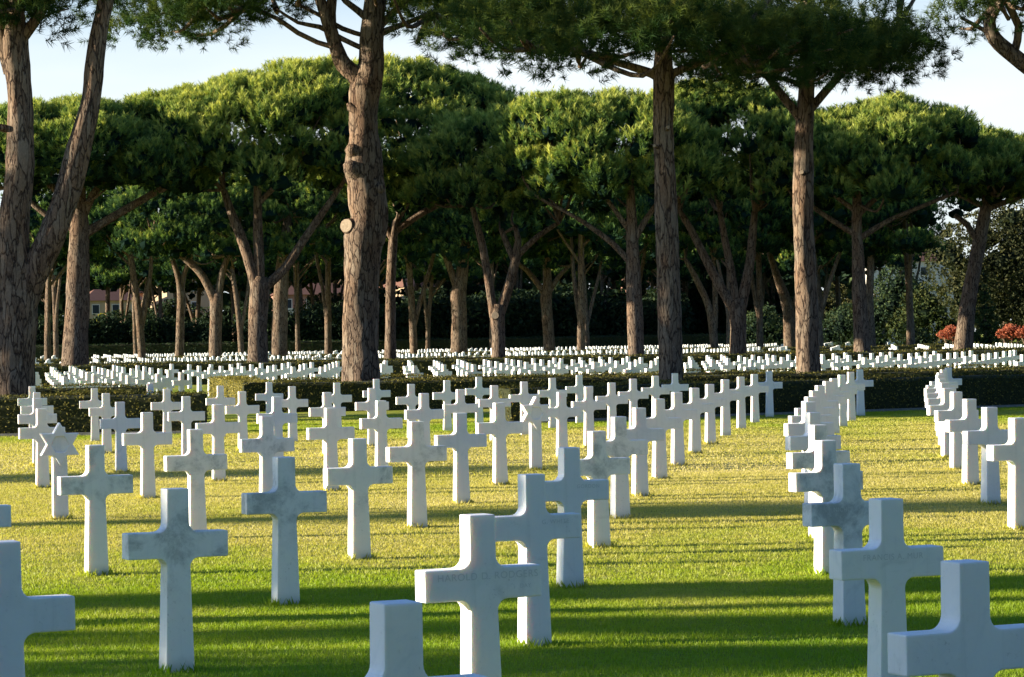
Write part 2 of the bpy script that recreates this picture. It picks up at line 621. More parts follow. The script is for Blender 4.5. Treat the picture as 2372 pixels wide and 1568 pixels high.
# ------------------------------------------------------------------ ground
mb = MB()
gx = [-900, -200, -60, 0, 60, 200, 900]
gy = [-80, 0, 40, 100, 300, 700, 2500]
for yv in gy:
    for xv in gx:
        mb.v.append((xv, yv, 0))
for j in range(6):
    for i in range(6):
        a = j * 7 + i
        mb.f.append((a, a + 1, a + 8, a + 7))
        mb.mi.append(0)
o = link('ground', mb.mesh('ground', [M_LAWN]))
tag(o, 'mown lawn of the cemetery reaching back under the pines', 'lawn', None, 'structure')


def blades(n, y0, y1, w, hmin, hmax, seed, margin=2.2):
    g = np.random.default_rng(seed)
    y = np.sqrt(g.uniform(y0 * y0, y1 * y1, n))
    x = g.uniform(-1, 1, n) * (.184 * y + margin)
    # clumps: longer and denser tufts here and there
    t = np.sin(x * 5.1 + np.sin(y * 3.3) * 2) * np.sin(y * 4.3 + np.cos(x * 2.7) * 2)
    h = g.uniform(hmin, hmax, n) * (1 + .3 * t)
    a = g.uniform(0, 2 * PI, n)
    lean = g.uniform(.15, .95, n) * h
    b0 = np.stack([x, y, np.zeros(n)], 1)
    side = np.stack([np.cos(a), np.sin(a), np.zeros(n)], 1) * (w * g.uniform(.6, 1.3, n) * .5)[:, None]
    la = g.uniform(0, 2 * PI, n)
    tip = b0 + np.stack([np.cos(la) * lean, np.sin(la) * lean, h], 1)
    V = np.stack([b0 - side, b0 + side, tip], 1).reshape(-1, 3)
    s = g.uniform(0, 1, n)
    return V, np.repeat(s, 3)


parts = [blades(640000, 8.0, 20, .0055, .012, .028, 1, 4.2), blades(520000, 20, 36, .010, .012, .026, 2, 4.2), blades(370000, 36, 66, .020, .012, .028, 3, 4.2)]
def foot_tufts(seed):
    g = np.random.default_rng(seed)
    out, sh = [], []
    for pts in LINES.values():
        for x, y in pts:
            if y > 48:
                continue
            n = 90
            yaw = R(29.5 - .36 * y)
            u = g.uniform(-1, 1, n)
            e = g.integers(0, 4, n)
            px = np.where(e < 2, u * .10, np.where(e == 2, -.09, .09)) + g.normal(0, .016, n)
            py = np.where(e == 0, -.085, np.where(e == 1, .085, u * .085)) + g.normal(0, .016, n)
            b0 = np.stack([x + px * math.cos(yaw) - py * math.sin(yaw), y + px * math.sin(yaw) + py * math.cos(yaw), np.zeros(n)], 1)
            h = g.uniform(.025, .065, n)
            a = g.uniform(0, 6.28, n)
            w = .0035 + .0003 * y
            sd = np.stack([np.cos(a), np.sin(a), 0 * a], 1) * w
            tip = b0 + np.stack([np.cos(a * 3) * h * .5, np.sin(a * 3) * h * .5, h], 1)
            out.append(np.stack([b0 - sd, b0 + sd, tip], 1).reshape(-1, 3))
            sh.append(np.repeat(g.uniform(.2, 1, n), 3))
    return np.concatenate(out), np.concatenate(sh)


parts.append(foot_tufts(5))
V = np.concatenate([p[0] for p in parts])
A = np.concatenate([p[1] for p in parts])
o = link('grass', fast_mesh('grass', V, 3, A, M_GRASS))
tag(o, 'short green and straw coloured grass between the crosses', 'grass', None, 'stuff')


def sheet(name, label, cat, pts, z, mat):
    mb = MB()
    mb.add([(x, y * DEEP, z) for x, y in pts], [tuple(range(len(pts)))])
    o = link(name, mb.mesh(name, [mat]))
    return tag(o, label, cat, None, 'structure')


sheet('soil_bed', 'bare soil of the planting bed behind the left hedge', 'soil', [(-26, 40.3), (-6.4, 40.3), (-8.9, 49), (-26, 49)], .004, M_SOIL)
sheet('soil_bed', 'bare soil of the planting bed around the central and right pines', 'soil', [(-6.2, 51), (0, 50.8), (.2, 42), (13, 47), (30, 53), (30, 61), (-7.4, 61.6)], .004, M_SOIL)
sheet('soil_bed', 'soil of the second planting bed under the umbrella pines', 'soil', [(-50, 88.5), (50, 88.5), (50, 108), (-50, 108)], .004, M_SOIL)

# ------------------------------------------------------------------ foliage kit
def leaf_quads(P, Nn, size, g, jitter=.8, flat=False):
    n = len(P)
    d = unit(Nn + g.normal(0, jitter, (n, 3)))
    r = unit(np.cross(d, g.normal(0, 1, (n, 3))))
    q = np.cross(d, r)
    s = (size * g.uniform(.6, 1.4, n))[:, None]
    V = np.stack([P - r * s * .5, P - q * s * .28, P + r * s * .6, P + q * s * .28], 1)
    return V.reshape(-1, 3)


def needles(P, D, nn, length, width, spread, g, axis=.45):
    """brush-like shoots: nn needles round each axis D starting at P"""
    n = len(P)
    t = g.uniform(0, 1, (n, nn))
    rad = g.normal(0, 1, (n, nn, 3))
    Dn = D[:, None, :]
    rad = unit(rad - (rad * Dn).sum(-1, keepdims=True) * Dn)
    dirs = unit(Dn * (1 - spread * .6) + rad * spread * g.uniform(.5, 1.2, (n, nn, 1)))
    base = P[:, None, :] + Dn * (t * axis)[..., None]
    L = length * g.uniform(.7, 1.25, (n, nn, 1))
    side = unit(np.cross(dirs, g.normal(0, 1, (n, nn, 3)))) * width * .5
    tip = base + dirs * L
    V = np.stack([base + side, tip, base - side], 2)
    return V.reshape(-1, 3), t


def clump_shoots(centers, radii, per, g, up=.75, low=-.25):
    nc = len(centers)
    d = unit(g.normal(0, 1, (nc, per, 3)))
    bad = d[..., 2] < low
    d[..., 2] = np.where(bad, -d[..., 2] * .6, d[..., 2])
    d = unit(d)
    r = radii[:, None, None] * g.uniform(.72, 1.05, (nc, per, 1))
    sq = np.array([1, 1, .8])
    P = centers[:, None, :] + d * r * sq
    D = unit(d * .75 + np.array([0, 0, up]) + g.normal(0, .12, d.shape))
    h = d[..., 2]
    return P.reshape(-1, 3), D.reshape(-1, 3), h.reshape(-1)


ICO = None


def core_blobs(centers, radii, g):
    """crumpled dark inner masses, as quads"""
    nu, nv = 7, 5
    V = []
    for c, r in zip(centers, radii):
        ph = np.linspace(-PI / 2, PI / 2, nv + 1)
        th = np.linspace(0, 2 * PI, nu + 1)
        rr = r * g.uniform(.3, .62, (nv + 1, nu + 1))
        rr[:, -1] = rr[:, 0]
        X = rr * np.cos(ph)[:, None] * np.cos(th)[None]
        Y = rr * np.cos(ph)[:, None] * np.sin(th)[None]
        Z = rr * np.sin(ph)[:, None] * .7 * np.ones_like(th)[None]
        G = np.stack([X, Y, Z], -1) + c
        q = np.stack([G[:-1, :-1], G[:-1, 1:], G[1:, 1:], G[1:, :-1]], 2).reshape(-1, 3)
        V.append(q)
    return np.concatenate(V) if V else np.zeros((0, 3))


def crown_mesh(name, centers, radii, per, nn, length, width, mat, g, core=True, spread=.75, up=.75, low=-.25, axis=.35, tone=0.):
    P, D, h = clump_shoots(centers, radii, per, g, up, low)
    V, t = needles(P, D, nn, length, width, spread, g, axis)
    sh = (.35 + .20 * h + g.normal(0, .10, len(P)) + tone)[:, None] + .18 * t  # upper shoots paler, lower darker: crown light and shade put into the colour
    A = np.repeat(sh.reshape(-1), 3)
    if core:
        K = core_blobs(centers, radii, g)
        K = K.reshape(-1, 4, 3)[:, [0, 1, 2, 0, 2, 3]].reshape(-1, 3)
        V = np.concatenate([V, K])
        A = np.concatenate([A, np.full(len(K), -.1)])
    return fast_mesh(name, V, 3, A, mat)


# ------------------------------------------------------------------ trunks
def smooth_path(pts, step):
    """Catmull-Rom through (Vector, radius)"""
    P = [p for p, r in pts]
    Q = [r for p, r in pts]
    out = []
    n = len(P)
    for i in range(n - 1):
        a, b_, c, d = P[max(i - 1, 0)], P[i], P[i + 1], P[min(i + 2, n - 1)]
        k = max(1, int((c - b_).length / step))
        for s in range(k):
            t = s / k
            q = .5 * ((2 * b_) + (c - a) * t + (2 * a - 5 * b_ + 4 * c - d) * t * t + (3 * b_ - a - 3 * c + d) * t ** 3)
            out.append((q, Q[i] + (Q[i + 1] - Q[i]) * t))
    out.append((P[-1], Q[-1]))
    return out


def tube(mb, pts, sides=10, step=.5, rough=.06, freq=2.0, seed=0., m=0, flare=False):
    path = smooth_path(pts, step)
    ref = Vector((0, 1, 0))
    base = len(mb.v)
    n = len(path)
    off = Vector((seed * 7.3, seed * 3.1, seed))
    for i, (p, r) in enumerate(path):
        d = (path[min(i + 1, n - 1)][0] - path[max(i - 1, 0)][0])
        if d.length < 1e-6:
            d = Vector((0, 0, 1))
        d.normalize()
        x = ref - d * ref.dot(d)
        if x.length < .1:
            x = Vector((1, 0, 0)) - d * d.x
        x.normalize()
        y = d.cross(x)
        fl = 1 + (.28 * math.exp(-max(p.z, 0) / .35) if flare else 0)
        for k in range(sides):
            a = 2 * PI * k / sides
            n1 = noise.noise(Vector((math.cos(a) * 1.2, math.sin(a) * 1.2, p.z * .55 + p.x * .3)) * freq * .5 + off)
            n2 = noise.noise(Vector((math.cos(a) * 3.4, math.sin(a) * 3.4, p.z * 1.1)) * freq + off)
            rr = r * fl * (1 + rough * (1.3 * n1 + .9 * n2))
            mb.v.append(p + (x * math.cos(a) + y * math.sin(a)) * rr)
    for i in range(n - 1):
        for k in range(sides):
            j = (k + 1) % sides
            mb.f.append((base + i * sides + k, base + i * sides + j, base + (i + 1) * sides + j, base + (i + 1) * sides + k))
            mb.mi.append(m)
    top = len(mb.v)
    mb.v.append(path[-1][0])
    for k in range(sides):
        mb.f.append((base + (n - 1) * sides + k, base + (n - 1) * sides + (k + 1) % sides, top))
        mb.mi.append(m)


def interp(xs, ys, x):
    return float(np.interp(x, xs, ys))


def surveyed_tree(label, group, z, limbs, crown, seed, near=False, cat='tree', stubs=(), extra_limbs=True, name='umbrella_pine', tone=.02, dshift=0., per=None, nclump=None):
    """limbs: lists of (x, y, width[, depth]) bearings at range z; crown: (xs, tops, bottoms) of its outline there"""
    g = np.random.default_rng(seed)
    rr = random.Random(seed)
    b0 = at(limbs[0][0][0], limbs[0][0][1], z)
    root = Vector((b0.x, z * DEEP, 0))
    t = empty(name, label, cat, root, 0, group)
    mb = MB()
    ends = []
    for li, L in enumerate(limbs):
        pts = []
        for q in L:
            p = at(q[0], q[1], z) - root
            p.y += (q[3] if len(q) > 3 else 0)
            pts.append((p, q[2] * z / FOC * .5))
        if li == 0:
            p0, r0 = pts[0]
            pts[0] = (Vector((p0.x, p0.y, -.25)), r0 * 1.08)
        sides = (22 if li < 2 else 12) if near else (12 if li == 0 else 8)
        tube(mb, pts, sides, .16 if near and li < 2 else (.3 if near else .6), .10 if near else .07, 2.2, seed + li * .37, 0, li == 0)
        if (pts[-1][0] - pts[0][0]).length < 1.9:
            continue
        ends.append(pts[-1][0])
        if len(pts) > 3:
            ends.append(pts[-2][0])
    # crown clumps within the surveyed outline
    xs, tops, bots = crown
    cx, hw = (xs[0] + xs[-1]) / 2, (xs[-1] - xs[0]) / 2
    area = (hw * z / FOC) ** 2 * PI
    rad = .88 if not near else .95
    n = nclump or int(area * (1.35 if near else 2.1))
    cen, rds = [], []
    tries = 0
    while len(cen) < n and tries < n * 30:
        tries += 1
        u, d = g.uniform(-1, 1), g.uniform(-1, 1)
        rho = math.hypot(u, d)
        if rho > 1:
            continue
        x = cx + u * hw
        yt, yb = interp(xs, tops, x), interp(xs, bots, x) + (0 if near else 16)
        dome = math.sqrt(max(0, 1 - .75 * d * d))
        mode = g.uniform()
        if near and mode > .30:
            f = g.uniform(.03, .17) + (.10 * abs(d) if d > 0 else 0)
            if mode > .88:
                f = g.uniform(.17, .7) * dome
        elif mode < .58:
            f = .92 * dome
        elif mode < .74:
            f = .12 + .1 * g.uniform() + .15 * abs(d)
        elif mode < .93:
            k_ = g.uniform(.84, 1.0) / max(rho, .05)
            u, d = u * k_, (-abs(d) if g.uniform() < .7 else d) * k_
            x = cx + u * hw
            yt, yb = interp(xs, tops, x), interp(xs, bots, x) + (0 if near else 16)
            dome = math.sqrt(max(0, 1 - .75 * d * d))
            f = g.uniform(.08, .85) * dome
        else:
            f = g.uniform(.15, .9) * dome
        y = yb + (yt - yb) * f
        p = at(x, y, z) - root
        p.y = d * hw * z / FOC * .95 + dshift
        r = rad * g.uniform(.65, 1.25)
        # keep the top of the clump inside the outline
        if mode < (.30 if near else .58):
            p.z -= r * .62 + .12
        cen.append(p)
        rds.append(r)
    cen_np = np.array([tuple(p) for p in cen])
    rds_np = np.array(rds)
    if near:
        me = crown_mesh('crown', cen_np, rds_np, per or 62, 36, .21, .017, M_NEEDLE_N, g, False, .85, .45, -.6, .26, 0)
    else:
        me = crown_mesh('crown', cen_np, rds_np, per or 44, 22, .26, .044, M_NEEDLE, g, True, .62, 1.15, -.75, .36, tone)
    # boughs reaching into the clumps
    if extra_limbs:
        order = list(range(len(cen)))
        rr.shuffle(order)
        for k in order[:(46 if near else 20)]:
            c = cen[k]
            e = min(ends, key=lambda q: (q - c).length + max(0, q.z - c.z) * 2)
            if (c - e).length > 9 or (c - e).length < .8:
                continue
            m_ = e.lerp(c, .5) + Vector((rr.uniform(-.4, .4), rr.uniform(-.4, .4), -.12 * (c - e).length + rr.uniform(-.2, .2)))
            r0 = .085 if near else .10
            tube(mb, [(e, r0), (m_, r0 * .7), (c, .025)], 6, .5, .1, 2, k)
    link('trunk', mb.mesh('trunk', [M_BARK if near else M_BARKF], True), None, t)
    cr = link('crown', me, None, t)
    for (x, y, w, ang) in stubs:
        mb = MB()
        p = at(x, y, z) - root
        d = Vector((math.sin(ang) * -1, -math.cos(ang), .15)).normalized()
        p = p + d * .22
        rad_ = w * z / FOC * .5
        tube(mb, [(p - d * .6, rad_ * 1.5), (p - d * .18, rad_ * 1.28), (p + d * .08, rad_ * 1.12), (p + d * .16, rad_)], 16, .06, .09, 3, x)
        so = link('cut_branch', mb.mesh('cut_branch', [M_BARK], True), None, t)
        m2 = MB()
        a = Vector((0, 0, 1)) - d * d.z
        a.normalize()
        c2 = d.cross(a)
        pp = p + d * .168
        m2.add([pp + (a * math.cos(k * PI / 8) + c2 * math.sin(k * PI / 8)) * rad_ * .93 for k in range(16)], [tuple(range(16))])
        link('cut_face', m2.mesh('cut_face', [M_CUT]), None, so)
    return t


NG = 'tall umbrella pines rising from the hedged beds'
# --- the pines nearest the camera
surveyed_tree('massive twin-stemmed pine at the left edge, forking low', NG, 45, [
    [(25, 935, 112), (28, 850, 100), (35, 760, 94), (40, 680, 90), (32, 600, 78), (34, 500, 70), (45, 400, 66), (47, 347, 64), (47, 231, 55), (36, 139, 58), (32, 92, 60), (34, 40, 46), (30, -60, 40), (25, -160, 34)],
    [(50, 700, 76), (85, 620, 66), (122, 540, 64), (158, 440, 62), (181, 347, 58), (210, 231, 44), (221, 139, 42), (236, 46, 37), (250, -20, 38), (268, -140, 30)],
    [(40, 100, 30), (58, 82, 26), (80, 50, 26), (112, -6, 24), (150, -80, 18)],
    [(22, 170, 30), (8, 90, 36), (-4, 30, 34), (-40, -60, 28)],
    [(90, 45, 7), (120, 30, 5), (160, 20, 3)], [(60, 60, 6), (90, 20, 5), (130, 5, 3)],
], ([-420, -250, -60, 20, 80, 130, 170, 205], [-420, -560, -620, -640, -640, -600, -500, -380], [-20, 40, 60, 80, 95, 85, 40, -60]), 21, True, stubs=[(13, 298, 14, .9)])

surveyed_tree('thick knobbly pine with a sawn branch stump, left of centre', NG, 55, [
    [(838, 940, 92), (836, 831, 85), (836, 740, 80), (837, 665, 80), (840, 600, 84), (843, 554, 94), (855, 505, 82), (851, 471, 92), (847, 421, 84), (842, 388, 90), (843, 344, 79), (843, 310, 64), (842, 240, 66), (850, 190, 72), (860, 150, 60), (862, 69, 55), (868, 0, 52), (885, -120, 44)],
    [(845, 205, 44), (820, 172, 40), (795, 148, 38), (777, 104, 30), (760, 55, 28), (742, 0, 24), (715, -80, 18)],
    [(785, 115, 22), (768, 60, 22), (766, 30, 24), (768, 0, 24), (775, -80, 18)],
    [(775, 110, 13), (735, 98, 12), (690, 76, 12), (640, 42, 11), (570, 15, 10), (490, -5, 8)],
    [(840, 112, 13), (793, 90, 13), (740, 62, 12), (690, 52, 9), (640, 20, 6)],
    [(842, 82, 11), (793, 66, 12), (740, 35, 10), (690, 10, 8)],
    [(848, 40, 18), (830, 25, 16), (800, 2, 14), (770, -40, 10)],
    [(875, 82, 18), (892, 72, 16), (936, 56, 12), (1000, 30, 10), (1080, 10, 7)],
    [(880, 60, 20), (920, 20, 18), (980, -40, 14)],
    [(832, 402, 50, -.25), (814, 390, 40, -.42), (806, 380, 22, -.5)],
    [(835, 356, 44, -.2), (815, 350, 32, -.4), (806, 345, 18, -.45)],
    [(832, 260, 24, -.2), (812, 250, 20, -.2), (808, 240, 10, -.2)],
    [(870, 440, 36, -.2), (884, 436, 26, -.3), (890, 430, 14, -.3)],
], ([270, 330, 450, 560, 700, 850, 1000, 1150, 1300], [-250, -420, -540, -600, -640, -640, -600, -500, -250], [110, 105, 90, 70, -20, 0, 110, 170, 150]), 22, True, stubs=[(819, 528, 33, .5), (826, 372, 20, .25)])

surveyed_tree('slender straight dark pine trunk right of centre', NG, 47, [
    [(1556, 955, 60), (1555, 870, 57), (1550, 700, 54), (1546, 560, 52), (1541, 400, 49), (1537, 300, 47), (1537, 180, 50), (1536, 120, 40), (1538, 40, 36), (1540, -100, 28)],
    [(1530, 180, 24), (1510, 170, 21), (1460, 153, 18), (1410, 139, 16), (1340, 118, 12), (1270, 105, 8)],
    [(1545, 180, 22), (1565, 166, 20), (1610, 148, 19), (1653, 125, 18), (1690, 95, 14), (1740, 50, 10)],
    [(1650, 122, 10), (1600, 117, 10), (1550, 118, 8)],
    [(1655, 122, 10), (1720, 124, 8), (1790, 126, 6)],
    [(1648, 132, 6), (1660, 160, 5), (1672, 175, 4)],
    [(1645, 115, 8), (1620, 96, 7), (1590, 80, 5)],
], ([1060, 1140, 1250, 1400, 1540, 1680, 1800, 1930, 2010], [-300, -520, -640, -720, -760, -720, -640, -500, -300], [150, 190, 205, 200, 170, 180, 200, 180, 110]), 23, True, stubs=[(1545, 303, 9, .0), (1532, 345, 8, .5)])

surveyed_tree('sunlit pine trunk right of the dark trunk, forking high', NG, 56, [
    [(1876, 925, 58), (1874, 860, 55), (1868, 700, 52), (1864, 600, 50), (1860, 480, 47), (1862, 380, 45), (1863, 320, 44), (1866, 260, 42), (1868, 210, 38), (1870, 120, 34), (1872, 0, 26)],
    [(1862, 285, 24), (1849, 268, 22), (1820, 232, 20), (1791, 196, 18), (1766, 167, 15), (1715, 145, 12), (1664, 127, 8)],
    [(1868, 262, 22), (1886, 242, 20), (1920, 202, 19), (1958, 162, 17), (2010, 112, 13), (2080, 60, 8)],
    [(1862, 200, 12), (1845, 192, 11), (1800, 178, 10), (1757, 166, 8)],
    [(1958, 165, 9), (2010, 150, 7), (2060, 120, 5)],
], ([1570, 1640, 1740, 1870, 1970, 2050, 2110, 2160], [-150, -330, -450, -500, -470, -380, -260, -120], [190, 220, 250, 235, 235, 215, 180, 130]), 24, True, stubs=[(1860, 405, 10, .2)])

surveyed_tree('pine bough reaching in at the top right corner from a trunk outside', NG, 50, [
    [(2640, 900, 66), (2630, 600, 58), (2610, 350, 54), (2585, 200, 50), (2570, 60, 40), (2560, -120, 30)],
    [(2585, 220, 34), (2480, 200, 36), (2400, 165, 36), (2345, 125, 36), (2305, 88, 34), (2292, 50, 30), (2310, 0, 28), (2325, -80, 22)],
    [(2300, 80, 12), (2265, 62, 10), (2225, 40, 7)], [(2350, 120, 20), (2360, 60, 20), (2330, 0, 18), (2320, -60, 12)],
], ([2215, 2260, 2330, 2420, 2550, 2700, 2850, 2950], [-150, -260, -340, -430, -470, -430, -340, -150], [105, 90, 20, -60, -60, 0, 40, 40]), 25, True)

# --- umbrella pines of the second bed
MG = 'broad umbrella pines standing in the second hedged bed'
surveyed_tree('broad shaded umbrella pine behind the left edge trunk', MG, 96, [
    [(172, 860, 62), (175, 800, 60), (179, 700, 56), (182, 600, 50), (185, 530, 46), (182, 470, 38), (180, 400, 28)],
    [(190, 545, 24), (240, 515, 20), (300, 480, 18), (360, 445, 16), (430, 400, 12)],
    [(178, 500, 24), (130, 440, 18), (70, 390, 12)], [(188, 520, 20), (215, 450, 18), (270, 390, 12)], [(175, 530, 20), (110, 500, 14), (40, 440, 10)],
], ([-150, -60, 30, 100, 200, 285, 380, 460], [330, 262, 240, 226, 217, 238, 320, 400], [420, 440, 445, 450, 450, 440, 430, 420]), 31, tone=-.04)
surveyed_tree('umbrella pine with three spreading limbs and a sunlit crown', MG, 98, [
    [(597, 850, 48), (597, 760, 43), (600, 700, 44), (602, 660, 46), (604, 640, 30)],
    [(594, 665, 28), (575, 595, 25), (555, 540, 23), (535, 490, 20), (518, 440, 15)],
    [(602, 655, 26), (598, 560, 24), (597, 480, 20), (596, 410, 16)],
    [(610, 668, 24), (660, 622, 21), (700, 560, 19), (742, 500, 16), (790, 430, 12)],
    [(600, 470, 14), (640, 430, 12), (690, 390, 8)],
], ([285, 330, 380, 480, 560, 640, 700, 780, 860], [285, 222, 207, 188, 156, 130, 122, 122, 230], [350, 395, 405, 415, 430, 440, 440, 430, 380]), 32, tone=.06)
surveyed_tree('tallest umbrella pine, its trunk just right of the knobbly pine', MG, 105, [
    [(903, 825, 27), (905, 750, 25), (905, 680, 23), (908, 600, 22), (912, 545, 20), (916, 510, 14)],
    [(912, 538, 17), (980, 492, 15), (1060, 455, 13), (1140, 420, 10)],
    [(908, 550, 16), (860, 480, 14), (800, 430, 10)],
    [(915, 520, 14), (950, 460, 12), (1000, 400, 9)],
], ([735, 800, 880, 930, 1000, 1060, 1130, 1195, 1250], [235, 135, 108, 107, 122, 148, 178, 205, 320], [440, 480, 500, 510, 500, 480, 450, 430, 380]), 33, tone=.03)
surveyed_tree('low forked pine with pale sunlit limbs near the centre', MG, 100, [
    [(1153, 840, 31), (1155, 780, 31), (1152, 735, 35), (1155, 705, 30)],
    [(1145, 735, 22), (1132, 650, 19), (1118, 570, 18), (1105, 520, 15), (1092, 470, 12)],
    [(1158, 725, 26), (1185, 640, 23), (1197, 590, 22), (1200, 555, 15), (1194, 525, 11)],
    [(1192, 605, 16), (1172, 560, 14), (1160, 530, 12)], [(1195, 595, 16), (1245, 548, 13), (1295, 515, 10)],
], ([950, 1040, 1150, 1260, 1345], [345, 275, 252, 262, 345], [450, 490, 505, 490, 440]), 34, stubs=[(1149, 733, 18, .1)])
surveyed_tree('dark crowned umbrella pine left of the slender dark trunk', MG, 96, [
    [(1473, 838, 37), (1472, 760, 37), (1468, 660, 35), (1466, 600, 31), (1464, 540, 27), (1462, 480, 22), (1460, 420, 16)],
    [(1462, 610, 16), (1420, 565, 14), (1360, 520, 11), (1310, 490, 8)], [(1466, 560, 18), (1495, 510, 14), (1530, 460, 10)], [(1462, 540, 14), (1420, 480, 11), (1380, 430, 8)],
], ([1170, 1230, 1280, 1340, 1430, 1500, 1580, 1640], [290, 214, 200, 206, 195, 200, 240, 320], [400, 450, 470, 480, 480, 470, 440, 400]), 35)
surveyed_tree('three-limbed pine between the slender dark trunk and the sunlit trunk', MG, 99, [
    [(1708, 828, 38), (1710, 760, 37), (1708, 712, 42), (1712, 690, 34)],
    [(1700, 715, 26), (1655, 640, 21), (1625, 580, 19), (1600, 530, 17), (1572, 485, 13)],
    [(1706, 705, 22), (1692, 620, 19), (1680, 560, 17), (1668, 490, 13)],
    [(1716, 712, 28), (1735, 620, 23), (1742, 560, 20), (1748, 490, 15)],
], ([1470, 1540, 1600, 1700, 1780, 1840, 1890], [270, 192, 172, 170, 190, 232, 320], [420, 460, 470, 480, 470, 440, 400]), 36)
surveyed_tree('umbrella pine with level boughs right of the sunlit trunk', MG, 98, [
    [(1999, 828, 36), (1995, 760, 37), (1990, 680, 33), (1988, 600, 29), (1985, 540, 25), (1985, 470, 22), (1985, 420, 16)],
    [(1986, 555, 15), (2060, 510, 12), (2150, 472, 10), (2215, 445, 8)], [(1985, 545, 15), (1920, 505, 12), (1870, 470, 9)],
    [(1986, 500, 14), (2040, 450, 11), (2090, 420, 8)], [(1984, 490, 13), (1930, 450, 10), (1890, 420, 8)],
], ([1755, 1820, 1900, 2000, 2070, 2130, 2200, 2250], [330, 264, 250, 222, 205, 230, 246, 310], [400, 450, 470, 480, 480, 470, 450, 390]), 37, tone=.02)
surveyed_tree('leaning dark pine near the right edge with an old wound', MG, 103, [
    [(2226, 818, 46), (2238, 740, 40), (2250, 660, 35), (2262, 600, 33), (2272, 540, 31), (2282, 490, 28), (2288, 440, 20)],
    [(2266, 560, 16), (2240, 520, 15), (2212, 498, 12)], [(2284, 485, 15), (2330, 468, 13), (2400, 440, 11)], [(2280, 480, 12), (2235, 458, 10), (2190, 440, 7)], [(2286, 470, 12), (2330, 425, 9)],
], ([2110, 2180, 2240, 2300, 2372, 2440, 2510], [400, 322, 293, 298, 306, 312, 400], [425, 440, 460, 470, 470, 450, 430]), 38)

# --- pines of the third bed
TG = 'smaller pines in the third bed behind the umbrella pines'
for label, z, limbs, crown, seed in [
    ('forked pine left of the three-limbed sunlit crown pine', 150, [
        [(497, 826, 27), (500, 760, 28), (502, 700, 31), (504, 680, 24)], [(498, 700, 21), (470, 640, 18), (430, 600, 16), (380, 560, 13), (350, 540, 8)], [(505, 695, 20), (515, 630, 16), (530, 590, 12), (540, 550, 8)]],
        ([270, 360, 460, 560, 630], [460, 390, 370, 390, 460], [585, 605, 615, 605, 585]), 41),
    ('grey straight pine beside the three-limbed sunlit crown pine', 150, [
        [(645, 832, 37), (648, 760, 37), (650, 690, 35), (655, 620, 31), (662, 550, 24), (668, 500, 16)], [(655, 620, 16), (690, 560, 12), (730, 530, 8)]],
        ([530, 600, 680, 760, 830], [460, 390, 370, 390, 460], [585, 605, 615, 605, 585]), 42),
    ('thick grey pine near the centre between two forked pines', 155, [
        [(1062, 820, 38), (1064, 740, 35), (1062, 680, 37), (1070, 640, 28), (1075, 570, 23), (1080, 500, 17)], [(1058, 665, 19), (1032, 595, 14), (1010, 560, 8)]],
        ([900, 980, 1080, 1180, 1250], [460, 390, 370, 390, 460], [585, 605, 615, 605, 585]), 43),
    ('small forked pine with sunlit stem right of the low forked pine', 158, [
        [(1274, 818, 25), (1270, 760, 25), (1265, 690, 27), (1268, 660, 22), (1265, 560, 14)], [(1262, 680, 15), (1220, 625, 12), (1180, 598, 8)], [(1270, 680, 14), (1295, 640, 11), (1320, 615, 8)]],
        ([1110, 1180, 1270, 1360, 1430], [460, 390, 370, 390, 460], [585, 605, 615, 605, 585]), 44),
    ('thin leaning double pine left of the three-limbed pine', 158, [
        [(1657, 810, 19), (1650, 750, 19), (1638, 700, 16), (1610, 640, 14), (1588, 600, 10)], [(1655, 760, 15), (1657, 690, 13), (1652, 600, 10)]],
        ([1510, 1580, 1660, 1740, 1810], [460, 390, 370, 390, 460], [585, 605, 615, 605, 585]), 45),
    ('forked grey pine deep in the wood left of the sunlit trunk', 165, [
        [(1832, 812, 30), (1828, 740, 28), (1822, 700, 26), (1800, 640, 18), (1780, 580, 12)], [(1828, 720, 16), (1850, 680, 12), (1860, 640, 8)]],
        ([1710, 1780, 1850, 1920, 1980], [460, 390, 370, 390, 460], [585, 605, 615, 605, 585]), 46),
    ('pale lit pine stem right of the level-boughed pine', 160, [
        [(2020, 815, 24), (2014, 720, 20), (2016, 640, 18), (2020, 560, 14), (2024, 520, 10)]],
        ([1900, 1960, 2030, 2100, 2160], [460, 390, 370, 390, 460], [585, 605, 615, 605, 585]), 47),
    ('grey Y-shaped pine between the left trunks', 170, [
        [(414, 818, 21), (418, 740, 19), (420, 690, 20), (412, 640, 13), (396, 590, 11), (385, 550, 8)], [(420, 700, 14), (425, 640, 12), (440, 600, 9)]],
        ([270, 340, 420, 500, 570], [460, 390, 370, 390, 460], [585, 605, 615, 605, 585]), 48),
]:
    surveyed_tree(label, TG, z, limbs, crown, seed, per=30, tone=-.15)  # lowered tone puts canopy shade into the needle colour


